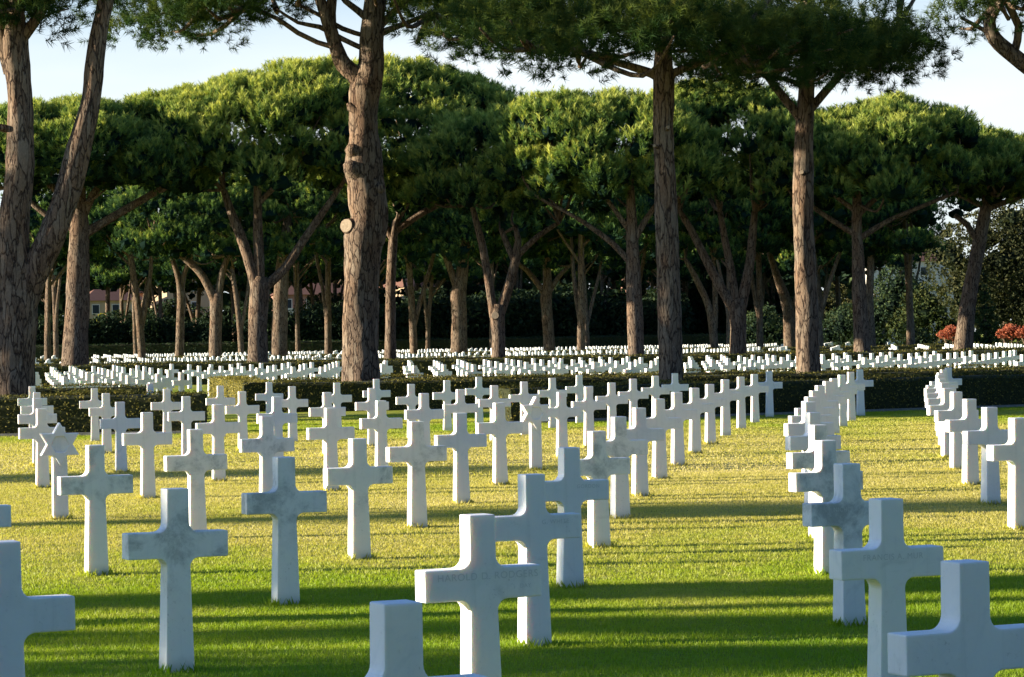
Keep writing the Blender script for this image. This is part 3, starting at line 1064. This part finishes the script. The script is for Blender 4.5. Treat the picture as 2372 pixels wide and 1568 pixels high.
# --- the wood behind: three patterns of pine, copied
def grove_pine(h, cr, seed, bend):
    g = np.random.default_rng(seed)
    t = empty('pine_tree', 'x', 'tree')
    mb = MB()
    top = Vector((bend, .2, h * .72))
    tube(mb, [(Vector((0, 0, -.3)), .34), (Vector((bend * .2, 0, h * .25)), .27), (Vector((bend * .6, .1, h * .5)), .24), (top, .16)], 9, .7, .08, 2, seed, 0, True)
    tube(mb, [(Vector((bend * .15, 0, h * .16)), .22), (Vector((-bend * .6 - .3, .2, h * .34)), .18), (Vector((-bend * 1.3 - .8, .3, h * .52)), .14), (Vector((-bend * 1.5 - 1.2, .4, h * .72)), .08)], 8, .7, .08, 2, seed + 3)
    ends = []
    for k in range(6):
        a = k * 1.05 + seed
        s = Vector((bend * .6, .1, h * (.45 + .04 * k)))
        e = Vector((bend + math.cos(a) * cr * .7, math.sin(a) * cr * .7, h * .78))
        tube(mb, [(s, .13), (s.lerp(e, .5) + Vector((0, 0, -.25)), .09), (e, .03)], 6, .7, .1, 2, k)
    link('trunk', mb.mesh('trunk', [M_BARKF], True), None, t)
    n = int(cr * cr * 2.2)
    a = g.uniform(0, 2 * PI, n)
    r = np.sqrt(g.uniform(0, 1, n)) * cr
    zz = h * .60 + g.uniform(0, 1, n) ** .8 * h * .37 * np.sqrt(np.maximum(0, 1 - (r / cr) ** 2 * .85))
    cen = np.stack([bend + r * np.cos(a), r * np.sin(a), zz - 1.2 * g.uniform(0, 1, n) * (r / cr)], 1)
    link('crown', crown_mesh('crown', cen, g.uniform(.9, 1.5, n), 30, 9, .45, .11, M_NEEDLE, g, True, .6, .8, -.4, .4, -.20), None, t)  # low tone here: shade of the wood is in the needle colour
    return t


def copy_thing(o, loc, rz=0, s=1.0, label=None):
    c = o.copy()
    C.objects.link(c)
    for ch in o.children:
        d = ch.copy()
        C.objects.link(d)
        d.parent = c
    c.location = loc
    c.rotation_euler = (0, 0, rz)
    c.scale = (s, s, s)
    if label:
        c['label'] = label
    return c


WG = 'thin dark pines of the wood behind the cemetery'
WL = 'thin dark pine in the wood behind the last rows of crosses'
pat = [grove_pine(17, 6.0, 51, .8), grove_pine(16, 5.6, 52, -1.2), grove_pine(18, 6.4, 53, .2)]
used = [False] * 3
grove = [(60, 236), (120, 250), (250, 238), (285, 242), (335, 250), (372, 236), (455, 240), (545, 238), (590, 256), (700, 238), (735, 244), (780, 250), (960, 240), (1000, 236), (1110, 250), (1205, 237), (1330, 250), (1400, 236), (1432, 246), (1500, 238), (1590, 242), (1640, 252), (1760, 238), (1792, 246), (1905, 240), (1945, 248), (2045, 240), (2100, 256), (330, 158), (760, 160), (960, 156), (1345, 154), (1470, 162), (1900, 160), (110, 157), (1760, 162), (2110, 163), (20, 226), (130, 206), (315, 222), (560, 212), (690, 224), (860, 216), (990, 222), (1140, 210), (1360, 214), (1545, 224), (1690, 214), (1880, 226), (180, 262), (410, 264), (650, 266), (900, 262), (1060, 266), (1280, 264), (1470, 268), (1850, 266)]
for i, (x, z) in enumerate(grove):
    k = i % 3
    p = at(x, 800, z)
    loc = (p.x, z * DEEP, 0)
    rz, s = rnd.uniform(0, 6.28), rnd.uniform(.9, 1.12)
    if not used[k]:
        o = pat[k]
        o.location, o.rotation_euler, o.scale = loc, (0, 0, rz), (s, s, s)
        used[k] = True
    else:
        o = copy_thing(pat[k], loc, rz, s)
    o['label'] = WL
    o['group'] = WG


# --- trees outside the frame on the left, towards the sun (their shade falls over the lawn)
SUN_AZ, SUN_EL = R(2.5), R(11)


def shade_tree(q, along, h, rx, ry, seed, dens=1.0, bands=None, rad=(.7, 1.1)):
    """crown of half-widths rx (along the sunbeam), ry (across) whose shade covers the strip q"""
    g = np.random.default_rng(seed)
    sx, sy = math.cos(SUN_AZ), math.sin(SUN_AZ)
    dist = h / math.tan(SUN_EL)
    px = -sy * q + sx * (along - dist)
    py = sx * q + sy * (along - dist)
    t = empty('umbrella_pine', 'umbrella pine standing outside the view to the left', 'tree', (px, py, 0), 0, 'pines outside the view that shade the lawn')
    mb = MB()
    tube(mb, [(Vector((0, 0, -.3)), .4), (Vector((.2, 0, h * .5)), .32), (Vector((0, .2, h - 1)), .2)], 9, .8, .08, 2, seed, 0, True)
    n = max(7, int(rx * ry * 2.6 * dens))
    a = g.uniform(0, 2 * PI, n)
    r = np.sqrt(g.uniform(0, 1, n))
    ex, ey = r * np.cos(a) * rx, r * np.sin(a) * ry
    cen = np.stack([ex * sx - ey * sy, ex * sy + ey * sx, h + g.uniform(-.9, .9, n)], 1)
    if bands:  # clumps laid in strips, shaping the shade on the lawn into streaks
        cc = []
        for dq, by in bands:
            nb = max(6, int(rx * 2 * dens * (2.2 + by * 2.5)))
            ex = g.uniform(-1, 1, nb) * rx
            ey = dq + g.uniform(-1, 1, nb) * by * (.5 + .8 * np.sin(ex * .8 + dq * 3) ** 2) + .28 * np.sin(ex * .55 + dq * 5)
            cc.append(np.stack([ex * sx - ey * sy, ex * sy + ey * sx, h + g.uniform(-.7, .7, nb)], 1))
        cen = np.concatenate(cc)
        g.shuffle(cen)
        n = len(cen)
    for k in range(6):
        e = Vector(tuple(cen[k]))
        tube(mb, [(Vector((0, .1, h * .6)), .12), (Vector((e.x * .5, e.y * .5, h * .85)), .09), (e, .03)], 6, .8, .1, 2, k)
    link('trunk', mb.mesh('trunk', [M_BARKF], True), None, t)
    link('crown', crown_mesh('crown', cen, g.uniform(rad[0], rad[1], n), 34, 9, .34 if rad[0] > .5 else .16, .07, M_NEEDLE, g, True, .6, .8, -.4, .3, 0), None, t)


shade_tree(17.0, 3, 7.6, 10.0, 2.7, 61, .55, [(2.2, .34), (-.45, .32), (-2.1, .22)], (.16, .26))
shade_tree(8.6, 3, 12.0, 8.0, 2.4, 62, .8, [(1.9, .4), (.6, .3), (-.4, .5), (-1.8, .5)], (.28, .45))
shade_tree(12.2, -12, 12.2, 4.0, .9, 63, .8)
shade_tree(13.0, 14.5, 12.2, 3.6, 1.2, 68, .8)
shade_tree(27.8, 0, 12.5, 5.0, .6, 64, .6)
shade_tree(37.5, -4, 12.5, 4.0, .9, 67, .7)
shade_tree(59.7, 18, 12.5, 10.0, 2.0, 65)
shade_tree(66.9, 8, 12.5, 8.0, 2.2, 66)
shade_tree(65.8, 36, 12.5, 15.0, 1.0, 69)  # added to keep the slender dark trunk in shade
shade_tree(63.6, 7, 12.5, 14.0, .8, 70, .9)  # added to shade the twin-stemmed pine at the left edge

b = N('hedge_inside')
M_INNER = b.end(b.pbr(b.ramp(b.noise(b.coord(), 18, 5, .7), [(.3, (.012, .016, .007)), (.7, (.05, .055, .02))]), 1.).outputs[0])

# ------------------------------------------------------------------ hedges
def hedge(label, a, b_, thick, h, seed, leaf=.05, dens=420, kerb=False, cat='hedge', name='clipped_hedge', mat=None):
    g = np.random.default_rng(seed)
    A_, B_ = np.array([a[0], a[1] * DEEP]), np.array([b_[0], b_[1] * DEEP])
    L = float(np.linalg.norm(B_ - A_))
    ang = math.atan2(B_[1] - A_[1], B_[0] - A_[0])
    t = empty(name, label, cat, (A_[0], A_[1], 0), ang, 'clipped hedges around the planting beds')
    # undulating dark body
    nx, prof = max(4, int(L / .35)), [(-.5, 0), (-.5, .5), (-.48, .93), (-.40, 1.0), (0, 1.01), (.40, 1.0), (.48, .93), (.5, 0)]
    V, F = [], []
    for i in range(nx + 1):
        x = L * i / nx
        for (py, pz) in prof:
            n1 = noise.noise(Vector((x * .9, py * 3, pz * 3 + seed)))
            V.append((x, py * thick * (.93 + .07 * n1), pz * (h - .03) * (1 + .035 * n1)))
    m = len(prof)
    for i in range(nx):
        for k in range(m - 1):
            F.append((i * m + k, (i + 1) * m + k, (i + 1) * m + k + 1, i * m + k + 1))
    F.append(tuple(range(m)))
    F.append(tuple(range(nx * m + m - 1, nx * m - 1, -1)))
    mbb = MB()
    mbb.add(V, F)
    # leaves on front, top and both ends
    fr = int(L * h * dens)
    tp = int(L * thick * dens)
    en = int(thick * h * dens * 1.4)
    P1 = np.stack([g.uniform(0, L, fr), np.full(fr, -.5 * thick) + g.normal(0, .02, fr), g.uniform(.02, h, fr)], 1)
    P2 = np.stack([g.uniform(0, L, tp), g.uniform(-.5, .5, tp) * thick, h + g.normal(0, .022, tp)], 1)
    P3 = np.stack([np.where(g.uniform(0, 1, en) < .5, -.01, L + .01) + g.normal(0, .02, en), g.uniform(-.5, .5, en) * thick, g.uniform(.02, h, en)], 1)
    und = .03 * np.sin(P2[:, 0] * 2.1) + .03 * np.sin(P2[:, 0] * .7 + seed)
    P2[:, 2] += und
    Nn = np.concatenate([np.tile([0, -1, .2], (fr, 1)), np.tile([0, 0, 1.], (tp, 1)), np.stack([np.where(P3[:, 0] < L / 2, -1, 1), np.zeros(en), np.full(en, .2)], 1)])
    P = np.concatenate([P1, P2, P3])
    Vq = leaf_quads(P, Nn, leaf, g, .7)
    sh = g.normal(.46, .15, len(P))
    me = fast_mesh('leaves', Vq, 4, np.repeat(sh, 4), mat or M_BOX)
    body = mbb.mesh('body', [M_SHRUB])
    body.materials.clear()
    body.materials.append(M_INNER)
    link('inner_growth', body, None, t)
    link('leaves', me, None, t)
    return t


hedge('dark clipped hedge before the left edge pine, ending at the grassy gap', (-18, 40.2), (-6.2, 39.9), .95, .80, 1)
hedge('low hedge top just behind the left edge pine', (-20, 49.0), (-8.9, 48.8), .9, .78, 2)
hedge('long clipped hedge before the knobbly pine, set back across the lawn', (-6.16, 51.0), (30, 52.6), .9, .77, 3)
hedge('short sunlit hedge side leading back beside the grassy gap', (-8.75, 60.3), (-6.55, 51.6), .9, .77, 4, mat=M_BOX_LIT)
hedge('long back hedge behind the knobbly pine, topped by crowded crosses', (-7.3, 61.7), (34, 62.2), .8, .66, 5)
hedge('dark front hedge running behind the right-hand crosses', (-.25, 41.9), (26, 52.0), .95, .76, 6)
hedge('distant hedge before the second row of pines', (-34, 88.2), (34, 88.2), 1.0, .95, 7, .09, 110)
hedge('distant hedge just behind the second row of pines', (-38, 108.5), (38, 108.5), 1.0, .88, 8, .09, 90)
hedge('far hedge before the third row of pines', (-48, 146.5), (48, 146.5), 1.2, .85, 9, .12, 60)
hedge('far hedge line behind the third row of pines', (-52, 165.5), (52, 165.5), 1.2, .8, 10, .12, 60)
hedge('tall dark boundary hedge closing off the last crosses', (-75, 226), (30, 226), 2.0, 2.0, 11, .22, 26, mat=M_SHRUB)


def kerb(label, a, b_):
    A_, B_ = Vector((a[0], a[1] * DEEP, 0)), Vector((b_[0], b_[1] * DEEP, 0))
    mb = MB()
    mb.box((0, -.08, -.1), ((B_ - A_).length, .08, .055))
    o = link('kerb', mb.mesh('kerb', [M_KERB]))
    o.location = A_
    o.rotation_euler = (0, 0, math.atan2((B_ - A_).y, (B_ - A_).x))
    tag(o, label, 'kerb', None, 'structure')


kerb('grey stone edging at the foot of the left hedge', (-18, 39.72), (-6.0, 39.42))
kerb('grey stone edging at the foot of the right hedge', (-.2, 41.42), (26, 51.5))


# ------------------------------------------------------------------ shrubs and other trees
def leafy(name, label, cat, x, z, lumps, mat, size, seed, group=None, trunk=None, dens=34, tone=.4, jit=.8):
    """lumps: (dx, dy, height, radius, squash) in metres round the base"""
    g = np.random.default_rng(seed)
    t = empty(name, label, cat, (x, z * DEEP, 0), 0, group)
    P, Nn, sh, cores, cr = [], [], [], [], []
    for dx, dy, hz, r, sq in lumps:
        k = int(4 * PI * r * r * dens)
        d = unit(g.normal(0, 1, (k, 3)))
        bump = 1 + .16 * np.sin(d[:, 0] * 5 + dx) * np.sin(d[:, 2] * 6 + hz) + g.normal(0, .06, k)
        p = np.array([dx, dy, hz]) + d * r * bump[:, None] * np.array([1, 1, sq])
        keep = p[:, 2] > .02
        P.append(p[keep])
        Nn.append(d[keep])
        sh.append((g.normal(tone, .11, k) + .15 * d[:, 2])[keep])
        cores.append((dx, dy, hz))
        cr.append(r)
    P, Nn, sh = np.concatenate(P), np.concatenate(Nn), np.concatenate(sh)
    V = leaf_quads(P, Nn, size, g, jit)
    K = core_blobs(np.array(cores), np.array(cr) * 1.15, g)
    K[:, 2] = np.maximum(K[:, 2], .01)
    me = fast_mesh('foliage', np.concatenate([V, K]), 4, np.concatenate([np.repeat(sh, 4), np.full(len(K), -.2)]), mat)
    link('foliage', me, None, t)
    if trunk:
        mb = MB()
        for (pts) in trunk:
            tube(mb, [(Vector(p[:3]), p[3]) for p in pts], 7, .6, .08, 2, seed)
        link('trunk', mb.mesh('trunk', [M_BARKF], True), None, t)
    return t


SG = 'dark shrubs massed behind the last hedge'
SL = 'tall dark shrub in the thicket behind the boundary hedge'
sp = []
for k in range(3):
    g = random.Random(90 + k)
    lumps = [(g.uniform(-2.6, 2.6), g.uniform(-1.2, 1.2), g.uniform(1.2, 4.2), g.uniform(1.3, 2.2), .9) for _ in range(9)]
    sp.append(leafy('shrub', SL, 'shrub', 0, 0, lumps, M_SHRUB, .34, 70 + k, SG, None, 16, .35))
i = 0
for row, (zz, s0) in enumerate(((231, 1.28), (246, 1.5))):
    x = -72 + row * 2.5
    while x < (22 if row == 0 else 34):
        k = i % 3
        loc = (x, zz * DEEP + rnd.uniform(-1, 1), 0)
        s = s0 * rnd.uniform(.78, 1.2) * (.8 if x < -30 else 1)
        if i < 3:
            o = sp[k]
            o.location, o.rotation_euler, o.scale = loc, (0, 0, rnd.uniform(-.6, .6)), (s, s, s)
        else:
            copy_thing(sp[k], loc, rnd.uniform(-.6, .6) + PI * rnd.randint(0, 1), s)
        i += 1
        x += rnd.uniform(4.6, 6.6)


def X(x, z):
    return at(x, 800, z).x


leafy('broadleaf_tree', 'big sunlit olive-brown broadleaf tree behind the leaning pine', 'tree', X(2330, 185), 185,
      [(-4.6, 0, 8.5, 2.6, 1.1), (-3, 0, 5.5, 2.8, 1), (-1.5, 1, 10.5, 2.6, 1), (1, 0, 12, 2.6, 1), (3, 0, 10, 3, 1), (2.5, 0, 6, 3.2, 1), (0, 0, 8, 3.2, 1), (5, 0, 12.5, 2.2, 1), (6, 0, 8, 3, 1), (-.5, 0, 3.6, 2.5, 1), (3, -1, 3, 2.6, 1)],
      M_OLIVE, .30, 81, None, [[(0, 0, -.2, .4), (0, 0, 3, .32), (.5, 0, 7, .2)]], 22, .42)
leafy('cypress', 'dark narrow conifer left of the red shrub near the right edge', 'tree', X(2283, 158), 158,
      [(0, 0, .9, 1.15, 1), (0, 0, 2.2, 1.0, 1.2), (0, 0, 3.6, .75, 1.3), (0, 0, 4.8, .45, 1.6)], M_CONIF, .26, 82, None, [[(0, 0, -.2, .15), (0, 0, 3, .1)]], 40, .45)
rt = [[(0, 0, -.2, .09), (-.25, 0, .7, .07), (-.6, 0, 1.5, .04)], [(0.1, 0, -.2, .09), (.1, 0, .8, .07), (.15, 0, 1.6, .04)], [(.15, 0, -.2, .08), (.45, 0, .8, .06), (.8, 0, 1.5, .03)]]
rl = [(0, 0, 1.7, .6, .8), (-.6, 0, 1.6, .4, .8), (.62, 0, 1.65, .42, .8), (0, .4, 2.0, .36, .8), (.35, -.2, 1.95, .3, .8)]
leafy('red_shrub', 'small orange-red autumn tree on pale stems right of the dark conifer', 'tree', X(2340, 143), 143, rl, M_RED, .15, 83, 'orange-red autumn shrubs', rt, 90, .45, 1.2)
leafy('red_shrub', 'orange-red autumn shrub peeping out left of the leaning pine', 'tree', X(2204, 144), 144, rl, M_RED, .15, 84, 'orange-red autumn shrubs', rt, 90, .45, 1.2)
leafy('red_shrub', 'orange-red autumn shrub cut by the right edge', 'tree', X(2384, 142.5), 142.5, rl, M_RED, .15, 85, 'orange-red autumn shrubs', rt, 90, .45, 1.2)
DG = 'dark rounded bushes at the right side of the wood'
for k, (x, z, h, r, lab) in enumerate([
    (1955, 205, 2.6, 2.2, 'dark rounded bush behind the level-boughed pine'),
    (2075, 200, 4.8, 3.2, 'large dark dome-shaped tree left of the leaning pine'),
    (2150, 198, 3.6, 2.8, 'mid-green rounded bush just left of the leaning pine'),
    (2010, 196, 1.4, 1.3, 'small dark bush at the foot of the pale pine stem'),
    (2125, 178, 1.2, 1.0, 'low dark bush before the large dome-shaped tree'),
    (1765, 200, 2.4, 2.2, 'dark bush between the three-limbed pine and the sunlit trunk')]):
    leafy('round_bush', lab, 'bush', X(x, z), z, [(0, 0, h * .95, r, 1), (-r * .7, .3, h * .6, r * .75, 1), (r * .7, -.2, h * .65, r * .75, 1), (.2, 0, h * 1.35, r * .6, 1)], M_SHRUB if k != 2 else M_CONIF, .30, 100 + k, DG, None, 18, .5)
leafy('shrub', 'small pale grey-green shrub at the foot of the dome-shaped tree', 'bush', X(2112, 172), 172, [(0, 0, 1.1, .7, 1.3), (.2, 0, 1.9, .4, 1.2)], M_OLIVE, .2, 110, None, None, 50, .5)
leafy('shrub', 'low pale shrub left of the leaning pine foot', 'bush', X(2190, 168), 168, [(0, 0, .7, .9, .8)], M_OLIVE, .2, 111, None, None, 50, .55)
YG = 'sunlit yellow-green saplings glimpsed between trunks'
for k, (x, z, h, r, mat, lab) in enumerate([
    (1500, 262, 5.2, 1.9, M_YELLOW, 'yellow sapling glowing just left of the slender dark trunk'),
    (1535, 266, 5.6, 2.0, M_YELLOW, 'yellow sapling half hidden behind the slender dark trunk'),
    (1395, 264, 5.0, 1.8, M_YELLOW, 'yellow-green sapling glimpsed left of the dark crowned pine'),
    (232, 256, 4.6, 1.9, M_YELLOW, 'bright green sapling right of the shaded left pine'),
    (1812, 262, 6.0, 2.0, M_OLIVE, 'tall olive sapling left of the sunlit trunk'),
    (1930, 262, 7.0, 2.2, M_OLIVE, 'tall olive sapling right of the sunlit trunk'),
    (1960, 258, 5.2, 1.6, M_OLIVE, 'olive sapling beside the level-boughed pine'),
    (2040, 258, 6.6, 2.0, M_OLIVE, 'olive sapling right of the pale pine stem'),
    (1750, 266, 7.0, 1.8, M_OLIVE, 'olive sapling right of the three-limbed pine'),
    (750, 262, 4.4, 1.8, M_OLIVE, 'olive sapling left of the knobbly pine'),
    (2110, 250, 8.0, 2.6, M_OLIVE, 'olive tree rising behind the dome-shaped tree')]):
    leafy('sapling', lab, 'tree', X(x, z), z, [(0, 0, h * .35, r * .8, 1.2), (0, 0, h * .65, r, 1.2), (.5, 0, h * .95, r * .7, 1.2), (-.8, 0, h * .8, r * .6, 1)], mat, .3, 120 + k, YG, [[(0, 0, -.2, .14), (0, 0, h * .6, .08)]], 16, .5)


# ------------------------------------------------------------------ far wood
g = np.random.default_rng(200)
n = 30000
xx = g.uniform(-125, 125, n)
top = 17 + 2.5 * np.sin(xx * .21) + 1.6 * np.sin(xx * .57 + 1) + 1.2 * np.sin(xx * 1.3)
zz = top * g.uniform(0, 1, n) ** .7
yy = 352 * DEEP + g.uniform(-3, 3, n) + 2 * np.sin(xx * .5) + 2 * np.sin(zz * .9)
P = np.stack([xx, yy, zz], 1)
V = leaf_quads(P, np.tile([-.3, -1, .4], (n, 1)), 1.7, g, .6)
# unseen wood added at right and behind the viewer to block low sky light
n2 = 16000
t2 = g.uniform(0, 1, n2)
side = t2 < .62
yy2 = np.where(side, -50 + t2 / .62 * 520, -52 + g.uniform(-3, 3, n2))
xx2 = np.where(side, 58 + .13 * yy2 + g.uniform(-3, 3, n2), -75 + (t2 - .62) / .38 * 130)
tp2 = 17 + 2.5 * np.sin((xx2 + yy2) * .21) + 1.6 * np.sin((xx2 - yy2) * .57)
P2 = np.stack([xx2, yy2, tp2 * g.uniform(0, 1, n2) ** .7], 1)
N2 = np.where(side[:, None], np.array([-1, 0, .3]), np.array([0, 1, .3]))
V = np.concatenate([V, leaf_quads(P2, N2, 2.8, g, .4)])
n += n2
o = link('far_wood', fast_mesh('far_wood', V, 4, np.repeat(g.normal(.35, .2, n), 4), M_SHRUB))
tag(o, 'dark far-off wood closing the view behind the houses', 'wood', None, 'stuff')

# ------------------------------------------------------------------ houses
def house(label, x, z, w, d, h, wall, rz, floors, roofm, balcony=False):
    t = empty('apartment_house', label, 'house', (X(x, z), z * DEEP, 0), rz, 'houses glimpsed behind the trees')
    mb = MB()
    mb.box((-w / 2, -d / 2, 0), (w / 2, d / 2, h))
    link('wall', mb.mesh('wall', [wall]), None, t)
    mb = MB()
    e = .5
    mb.add([(-w / 2 - e, -d / 2 - e, h + .01), (w / 2 + e, -d / 2 - e, h + .01), (w / 2 + e, d / 2 + e, h + .01), (-w / 2 - e, d / 2 + e, h + .01), (-w / 4, 0, h + 1.8), (w / 4, 0, h + 1.8)],
           [(0, 1, 5, 4), (1, 2, 5), (2, 3, 4, 5), (3, 0, 4), (3, 2, 1, 0)])
    link('roof', mb.mesh('roof', [roofm]), None, t)
    fh = h / floors
    for f in range(floors):
        nw = max(2, int(w / 3))
        for k in range(nw):
            cx = -w / 2 + w * (k + .5) / nw
            z0 = f * fh + fh * .3
            mb = MB()
            mb.box((cx - .6, -d / 2 - .06, z0), (cx + .6, -d / 2 + .02, z0 + 1.5))
            fo = link('window', mb.mesh('window', [M_WHITE]), None, t)
            mb = MB()
            mb.box((cx - .48, -d / 2 - .09, z0 + .12), (cx + .48, -d / 2 - .05, z0 + 1.38))
            link('pane', mb.mesh('pane', [M_GLASS]), None, fo)
        if balcony and f:
            mb = MB()
            mb.box((-w / 2 + .5, -d / 2 - 1.5, f * fh - .1), (w / 2 - .5, -d / 2 - .005, f * fh + .12))
            mb.box((-w / 2 + .5, -d / 2 - 1.5, f * fh + .12), (w / 2 - .5, -d / 2 - 1.42, f * fh + 1.0))
            link('balcony', mb.mesh('balcony', [M_WHITE]), None, t)
    return t


house('pink-roofed cream house glimpsed right of the shaded left pine', 255, 300, 9, 9, 8.6, M_CREAM, R(20), 3, M_TILE)
house('pink house glimpsed between far trunks on the left', 330, 312, 7, 8, 10, M_PINK, R(24), 3, M_TILE)
house('bright cream house lit between the grey Y-shaped trunks', 425, 305, 9, 9, 12, M_CREAM, R(30), 4, M_TILE)
house('pink house with white balconies left of the knobbly pine', 735, 300, 13, 9, 9.0, M_PINK, R(12), 3, M_TILE, True)
house('cream house glimpsed right of the knobbly pine', 965, 305, 8, 9, 10.0, M_CREAM, R(28), 3, M_TILE)
house('pink house with white slabs left of the slender dark trunk', 1518, 305, 8, 9, 10.5, M_PINK, R(14), 3, M_TILE, True)
house('pale house far behind the dome-shaped tree', 2095, 330, 14, 9, 13.5, M_WHITE, R(14), 4, M_TILE)

# ------------------------------------------------------------------ light, sky, camera
S = Vector((-math.cos(SUN_AZ) * math.cos(SUN_EL), -math.sin(SUN_AZ) * math.cos(SUN_EL), math.sin(SUN_EL)))
sun = bpy.data.lights.new('sun', 'SUN')
sun.energy = 5.0
sun.angle = R(.4)
sun.color = (1.0, .89, .70)
so = bpy.data.objects.new('sun', sun)
C.objects.link(so)
so.rotation_euler = S.to_track_quat('Z', 'Y').to_euler()
so.location = (-30, -10, 40)

w = bpy.data.worlds.new('World')
bpy.context.scene.world = w
w.use_nodes = True
nt = w.node_tree
nt.nodes.clear()
sky = nt.nodes.new('ShaderNodeTexSky')
sky.sky_type = 'NISHITA'
sky.sun_disc = False
sky.sun_elevation = SUN_EL
sky.sun_rotation = math.atan2(S.x, S.y)
sky.altitude = 20
sky.air_density = 1.0
sky.dust_density = .4
sky.ozone_density = 1.5
bg = nt.nodes.new('ShaderNodeBackground')
bg.inputs['Strength'].default_value = .06
wo = nt.nodes.new('ShaderNodeOutputWorld')
# near-white colour mixed into the low sky to brighten it, streaked by noise
tc = nt.nodes.new('ShaderNodeTexCoord')
sp_ = nt.nodes.new('ShaderNodeSeparateXYZ')
nt.links.new(tc.outputs['Generated'], sp_.inputs[0])
mr = nt.nodes.new('ShaderNodeMapRange')
mr.interpolation_type = 'SMOOTHSTEP'
for k_, q_ in zip((1, 2, 3, 4), (.092, .155, 1, 0)):
    mr.inputs[k_].default_value = q_
nt.links.new(sp_.outputs['Z'], mr.inputs[0])
mp = nt.nodes.new('ShaderNodeMapping')
mp.inputs['Scale'].default_value = (4, 4, 18)
nt.links.new(tc.outputs['Generated'], mp.inputs[0])
nz = nt.nodes.new('ShaderNodeTexNoise')
nz.inputs['Scale'].default_value = 1.6
nz.inputs['Detail'].default_value = 5
nt.links.new(mp.outputs[0], nz.inputs['Vector'])
m2_ = nt.nodes.new('ShaderNodeMapRange')
for k_, q_ in zip((1, 2, 3, 4), (.3, .7, .72, 1.0)):
    m2_.inputs[k_].default_value = q_
nt.links.new(nz.outputs['Fac'], m2_.inputs[0])
ml = nt.nodes.new('ShaderNodeMath')
ml.operation = 'MULTIPLY'
nt.links.new(mr.outputs[0], ml.inputs[0])
nt.links.new(m2_.outputs[0], ml.inputs[1])
mxs = nt.nodes.new('ShaderNodeMix')
mxs.data_type = 'RGBA'
nt.links.new(ml.outputs[0], mxs.inputs[0])
tint = nt.nodes.new('ShaderNodeMix')  # sky colour tinted bluer so shaded surfaces turn cooler
tint.data_type = 'RGBA'
tint.blend_type = 'MULTIPLY'
tint.inputs[0].default_value = 1
tint.inputs[7].default_value = (.75, 1.0, 1.4, 1)
nt.links.new(sky.outputs[0], tint.inputs[6])
nt.links.new(tint.outputs[2], mxs.inputs[6])
mxs.inputs[7].default_value = (5.95, 6.4, 6.6, 1)
nt.links.new(mxs.outputs[2], bg.inputs[0])
nt.links.new(bg.outputs[0], wo.inputs[0])

cam = bpy.data.cameras.new('camera')
cam.sensor_width = 36
cam.lens = 36 * FOC * DEEP / 2372
cam.shift_y = 3 / 2372
cam.clip_start = .1
cam.clip_end = 5000
co = bpy.data.objects.new('camera', cam)
C.objects.link(co)
right, up, back = Vector((CA, 0, -SA)), Vector((SA, 0, CA)), Vector((0, -1, 0))
m = Matrix((right, up, back)).transposed().to_4x4()
m.translation = Vector((0, 0, EYE))
co.matrix_world = m
sc = bpy.context.scene
sc.camera = co
sc.view_settings.view_transform = 'Standard'
sc.view_settings.look = 'None'
sc.view_settings.exposure = 0
sc.view_settings.gamma = 1
sc.render.engine = 'CYCLES'
sc.cycles.use_denoising = True
sc.cycles.film_exposure = 2.85
sc.cycles.max_bounces = 6
sc.cycles.transparent_max_bounces = 4
sc.cycles.sample_clamp_indirect = 6
